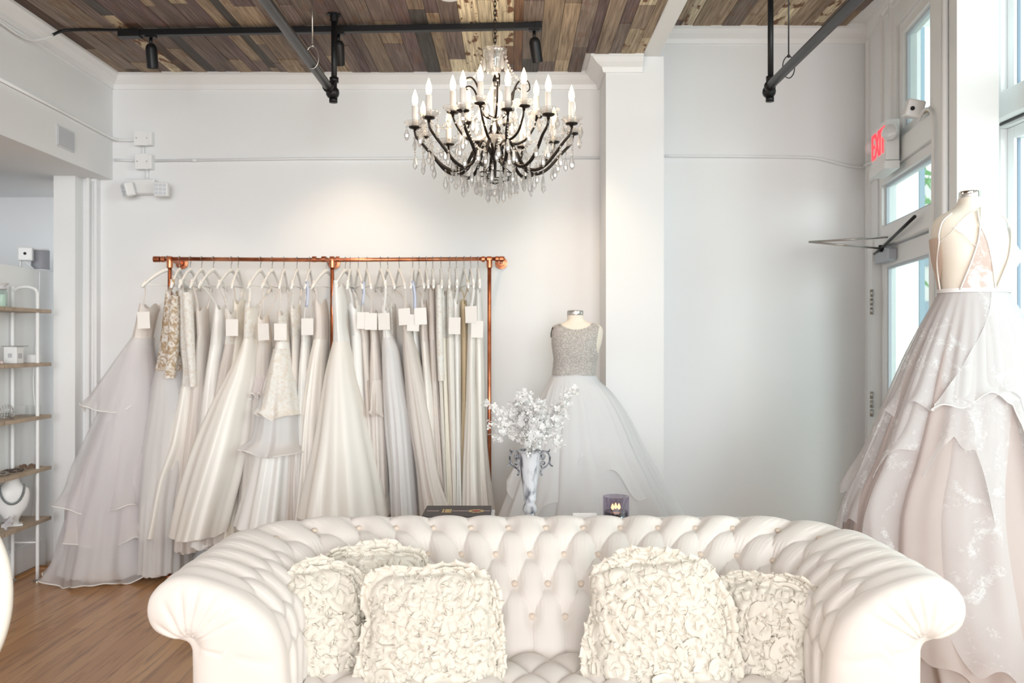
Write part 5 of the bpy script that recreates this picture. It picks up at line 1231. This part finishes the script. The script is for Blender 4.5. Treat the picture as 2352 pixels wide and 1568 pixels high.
# ---------------------------------------------------------------- shelves at the left
def shelf_unit(lab, y0, y1, frames):
    r = thing('shelving_unit', lab, 'shelf', (-2.95,(y0+y1)/2,0), 'white tube shelving units along the left wall')
    for z in ZS: MB().box((-3.045,y0,z-.022),(-2.855,y1,z)).build('shelf_board', M_SHELFW, r, smooth=False, bevel=.002)
    for y in frames:
        f = MB(); a = cr([(-2.872,y,.012),(-2.872,y,1.0),(-2.872,y,1.68),(-2.872,y,1.735),(-2.885,y,1.765),(-2.93,y,1.78),(-2.985,y,1.775),(-3.012,y,1.755),(-3.022,y,1.72),(-3.022,y,1.0),(-3.022,y,.012)],70)
        f.tube(a, .0105, 12); f.build('side_frame', M_WHITE, r)
        MB().tube([(-2.872,y,.235),(-3.022,y,.235)], .006, 8).build('rung', M_WHITE, r)
        for x in (-2.872,-3.022): MB().lathe([(.024,0),(.024,.006),(.012,.014)],(x,y,0),20).build('foot', M_STEEL, r, sharp=40)
    return r
SY1 = 5.40
ZS = [H+(784-y)*SY1/F for y in (711,832,951,1069,1184)]
shelf_unit('white tube shelving unit with greyed oak boards at the back of the left wall', 4.915, SY1, (5.27,))
shelf_unit('nearer shelving unit just cut by the left edge of the photo', 4.30, 4.90, (4.45,))
def sx(x, Y): return (x-CX)*Y/F
# jar with mint filling on the top board
c = (-2.955,5.02,ZS[0])
r = thing('lidded_jar', 'clear jar of pale green filling with a flared lid on the top shelf', 'jar', c)
MB().lathe([(.0,.001),(.038,.001),(.041,.01),(.041,.085),(.035,.095),(.035,.10)],c,28).build('glass', M_PANE, r)
MB().lathe([(.0,.004),(.037,.004),(.037,.075),(.0,.08)],c,24).build('filling', mat('mint_filling',(222,236,224),.7), r, sharp=50)
MB().lathe([(.034,.101),(.04,.108),(.03,.118),(.05,.138),(.047,.14),(.0,.125)],c,28).build('lid', mat('grey_white_lid',(222,220,222),.4), r, sharp=50)
def boxed(name, lab, cat, c, d, lidlab=None):
    r = thing(name, lab, cat, c)
    MB().box((c[0]-d[0]/2,c[1]-d[1]/2,c[2]+.0005),(c[0]+d[0]/2,c[1]+d[1]/2,c[2]+d[2])).build('body', M_PLASTIC, r, smooth=False, bevel=.003); return r
r = boxed('gift_box', 'white printed box with an open dark lid on the second shelf', 'box', (-2.93,5.12,ZS[1]), (.075,.075,.098))
c = r.location
MB().box((c.x+.0376,c.y-.02,c.z+.03),(c.x+.0385,c.y+.02,c.z+.06)).box((c.x-.012,c.y-.0386,c.z+.035),(c.x+.012,c.y-.0377,c.z+.06)).build('printed_mark', mat('grey_print',(190,190,194),.6), r, smooth=False)
MB().box((c.x-.05,c.y-.04,c.z+.1),(c.x+.045,c.y+.075,c.z+.104)).build('lid', mat('taupe_lid',(150,142,138),.5), r, smooth=False)
boxed('small_box', 'small white cube box at the far end of the second shelf', 'box', (-2.912,5.30,ZS[1]), (.06,.06,.05))
r = thing('figurine', 'tiny pinkish ornament left of the printed box on the second shelf', 'ornament', (-2.93,4.95,ZS[1]))
MB().ball((-2.93,4.95,ZS[1]+.014), .014, 10).ball((-2.91,4.965,ZS[1]+.010), .010, 10).build('beads', mat('pink_pearl',(222,204,200),.3), r)
# glass tray and tiara
M_SILV = mat('silver_filigree', (190,188,186), .25, .9)
r = thing('tiara', 'silver tiara on the third shelf', 'tiara', (-2.95,5.06,ZS[2]))
m = MB()
for k in range(15):
    a = PI*(k/14); x, y = -2.955+.06*math.cos(a), 5.03+.075*math.sin(a); hh = .03+.05*math.sin(a)**2
    m.tube([(x,y,ZS[2]+.003),(x+.006,y,ZS[2]+hh*.6),(x,y,ZS[2]+hh)], .0018, 5).ball((x,y,ZS[2]+hh), .004, 8)
m.tube([(-2.955+.06*math.cos(a),5.03+.075*math.sin(a),ZS[2]+.004) for a in np.linspace(0,PI,24)], .003, 6).tube([(-2.955+.06*math.cos(a),5.03+.075*math.sin(a),ZS[2]+.028) for a in np.linspace(0,PI,24)], .002, 6)
m.build('band', M_SILV, r)
r = thing('glass_tray', 'clear glass tray beside the tiara on the third shelf', 'tray', (-2.94,5.26,ZS[2]))
MB().box((-2.99,5.17,ZS[2]+.001),(-2.89,5.35,ZS[2]+.004)).box((-2.99,5.17,ZS[2]+.004),(-2.987,5.35,ZS[2]+.06)).box((-2.893,5.17,ZS[2]+.004),(-2.89,5.35,ZS[2]+.06)).box((-2.987,5.347,ZS[2]+.004),(-2.893,5.35,ZS[2]+.06)).build('glass', pane('tray_glass',(252,253,253),.08), r, smooth=False)
# jewellery on the fourth board
def necklace(lab, c, rx, ry, n, mt, sd, cat='necklace', zamp=.004):
    R = np.random.default_rng(sd); m = MB()
    for k in range(n):
        a = 2*PI*k/n; m.ball((c[0]+rx*math.cos(a)*(1+.15*R.normal()*.4),c[1]+ry*math.sin(a),c[2]+.007+zamp*abs(math.sin(3*a+sd))), .0065, 7)
    o = m.build('necklace', mt, None, smooth=False); tag(o, lab, cat)
necklace('silver bead necklace coiled at the near end of the fourth shelf', (-2.95,4.99,ZS[3]), .05, .06, 34, M_SILV, 1)
necklace('dark beaded necklace in the middle of the fourth shelf', (-2.94,5.13,ZS[3]), .045, .06, 32, mat('gunmetal_beads',(120,112,108),.3,.8), 2)
necklace('brown beaded bracelet at the far end of the fourth shelf', (-2.93,5.27,ZS[3]), .04, .045, 26, mat('brown_beads',(120,92,76),.4), 3, 'bracelet', .014)
# bust with necklace on the lowest board
bc = Vector((-2.935,5.11,ZS[4]))
r = thing('necklace_bust', 'white jewellery bust on the lowest shelf', 'display bust', bc)
Rb = smooth_rows([(0,.040,.035),(.03,.036,.032),(.05,.045,.034),(.11,.082,.045),(.17,.094,.05),(.21,.088,.046),(.235,.055,.04),(.26,.040,.035),(.29,.036,.032)],30)
rot = Matrix.Translation(bc) @ Matrix.Rotation(.55,4,'Z')
Q = [[tuple(rot @ Vector((hw*math.cos(a), dd*math.sin(a)*(1 if math.sin(a)<0 else .5)+.02*(z>.06)*0, z+.001))) for (z,hw,dd) in Rb] for a in np.linspace(0,2*PI,36,endpoint=False)]
m = MB().grid(Q, cu=True); m.poly([Q[i][-1] for i in range(36)]); m.build('bust', M_PLASTIC, r)
MB().box((-.055,-.045,.0006),(.055,.03,.012), rot).build('base', M_PLASTIC, r, smooth=False, bevel=.003)
m = MB()
for k in range(30):
    a = -PI+PI*k/29; z = .235-.10*abs(math.sin(a))**1.0; x = .062*math.cos(a)
    hw, dd = np.interp(z, Rb[:,0], Rb[:,1]), np.interp(z, Rb[:,0], Rb[:,2])
    y = -dd*max(0,1-(x/hw)**2)**.5-.006; m.ball((x,y,z), .0078, 7, M=rot)
tag(m.build('necklace', mat('pewter_beads',(150,158,162),.3,.8), None, smooth=False), 'chunky pewter necklace around the white bust', 'necklace')
r = thing('fabric_flower', 'pale grey fabric flower in front of the bust on the lowest shelf', 'flower ornament', (-2.90,5.0,ZS[4]))
m = MB()
for k in range(12):
    a = k*2.4; q = Vector((-2.90,4.99,ZS[4]+.05)); d = Vector((math.cos(a)*.5+.5,math.sin(a)*.8,.6*math.sin(k))).normalized()*.045; e = d.orthogonal().normalized()*.018
    m.add([q,q+d*.6+e,q+d,q+d*.6-e],[(0,1,2,3)])
m.tube([(-2.90,4.99,ZS[4]+.001),(-2.90,4.99,ZS[4]+.05)], .006, 6)
m.build('petals', cloth('pale_grey_petal',(226,224,228),.3), r, smooth=False)
# on the ledge above
zl = 1.913
c = Vector((sx(93,5.76),5.76,zl)); r = thing('speaker', 'grey cylinder speaker with white ends on the left ledge', 'speaker', c)
MB().lathe([(.053,.012),(.055,.016),(.055,.135),(.053,.138)],tuple(c),36).build('grille', M_GREY, r, sharp=50)
MB().lathe([(.0,.001),(.05,.001),(.054,.006),(.054,.0118),(.0,.0119)],tuple(c),36).build('end_cap', M_PLASTIC, r, sharp=50)
MB().lathe([(.0,.1381),(.054,.1382),(.054,.144),(.05,.149),(.0,.149)],tuple(c),36).build('end_cap', M_PLASTIC, r, sharp=50)
c = Vector((sx(60,5.60),5.60,zl)); r = thing('security_camera', 'small white cube camera on a stand on the left ledge', 'camera', c)
Mk = Matrix.Translation(c) @ Matrix.Rotation(.35,4,'Z')
MB().box((-.045,-.03,.055),(.04,.03,.142),Mk).build('body', M_PLASTIC, r, smooth=False, bevel=.008)
MB().lathe([(.0,0),(.009,0),(.009,.003),(0,.004)],seg=16,M=Mk @ Matrix.Translation((-.002,-.0305,.1)) @ Matrix.Rotation(PI/2,4,'X')).build('lens', M_DARK, r)
MB().box((-.040,-.01,.001),(-.026,.01,.06),Mk).tube([Mk @ Vector((-.015,.0,.058)),Mk @ Vector((.04,.02,.005))], .006, 8).build('stand', M_PLASTIC, r)
tag(MB().tube(cr([(XL+.012,5.60,1.90),(XL+.014,5.58,1.6),(XL+.016,5.52,1.2),(XL+.02,5.56,.8),(XL+.016,5.5,.3)],40), .003, 6).build('speaker_cable', M_TRIM), 'thin white cord hanging down the left wall behind the shelves', 'cord')

# ---------------------------------------------------------------- oval back chair at the left edge
KC = Vector((-1.605,2.33,0))
r = thing('oval_back_chair', 'white oval backed chair cut by the left edge of the photo', 'chair', KC)
Mc = Matrix.Translation(KC) @ Matrix.Rotation(.1,4,'Z')
def ov(a, s=1.0, y=0): return Mc @ Vector((.235*s*math.cos(a), y+.03*math.sin(a), .752+.285*s*math.sin(a)))
M_CH = mat('cream_lacquer', (240,235,224), .4)
MB().tube([ov(a) for a in np.linspace(0,2*PI,80,endpoint=False)], .021, 12, closed=True).build('back_frame', M_CH, r)
MB().tube([ov(a,.90,-.014) for a in np.linspace(0,2*PI,72,endpoint=False)], .006, 8, closed=True).build('beading', M_CH, r)
Q = [[tuple(ov(a,.9*s,-.018*(1-s**3))) for s in (1,.9,.7,.45,.2,.01)] for a in np.linspace(0,2*PI,60,endpoint=False)]
MB().grid(Q, cu=True).build('back_pad', mat('cream_fabric',(238,232,222),.9), r)
Q = [[tuple(Mc @ Vector((.25*s*math.copysign(abs(math.cos(a))**.6,math.cos(a)), -.27+.24*s*math.copysign(abs(math.sin(a))**.6,math.sin(a)), z))) for s,z in ((.96,.40),(1,.42),(1,.455),(.94,.475),(.6,.487),(.01,.49))] for a in np.linspace(0,2*PI,48,endpoint=False)]
MB().grid(Q, cu=True).build('seat', bpy.data.materials['cream_fabric'], r)
MB().box((-.23,-.48,.345),(.23,-.05,.399), Mc).build('seat_rail', M_CH, r, smooth=False, bevel=.01)
for x, y in ((-.2,-.45),(.2,-.45),(-.19,-.06),(.19,-.06)):
    q = Mc @ Vector((x,y,0)); MB().lathe([(.012,0),(.016,.02),(.013,.04),(.024,.28),(.018,.30),(.026,.345)],tuple(q),16).build('leg', M_CH, r)
for x in (-.12,.12): MB().tube([Mc @ Vector((x,-.02,.36)),Mc @ Vector((x*1.02,-.02,.51))], .016, 10).build('back_post', M_CH, r)
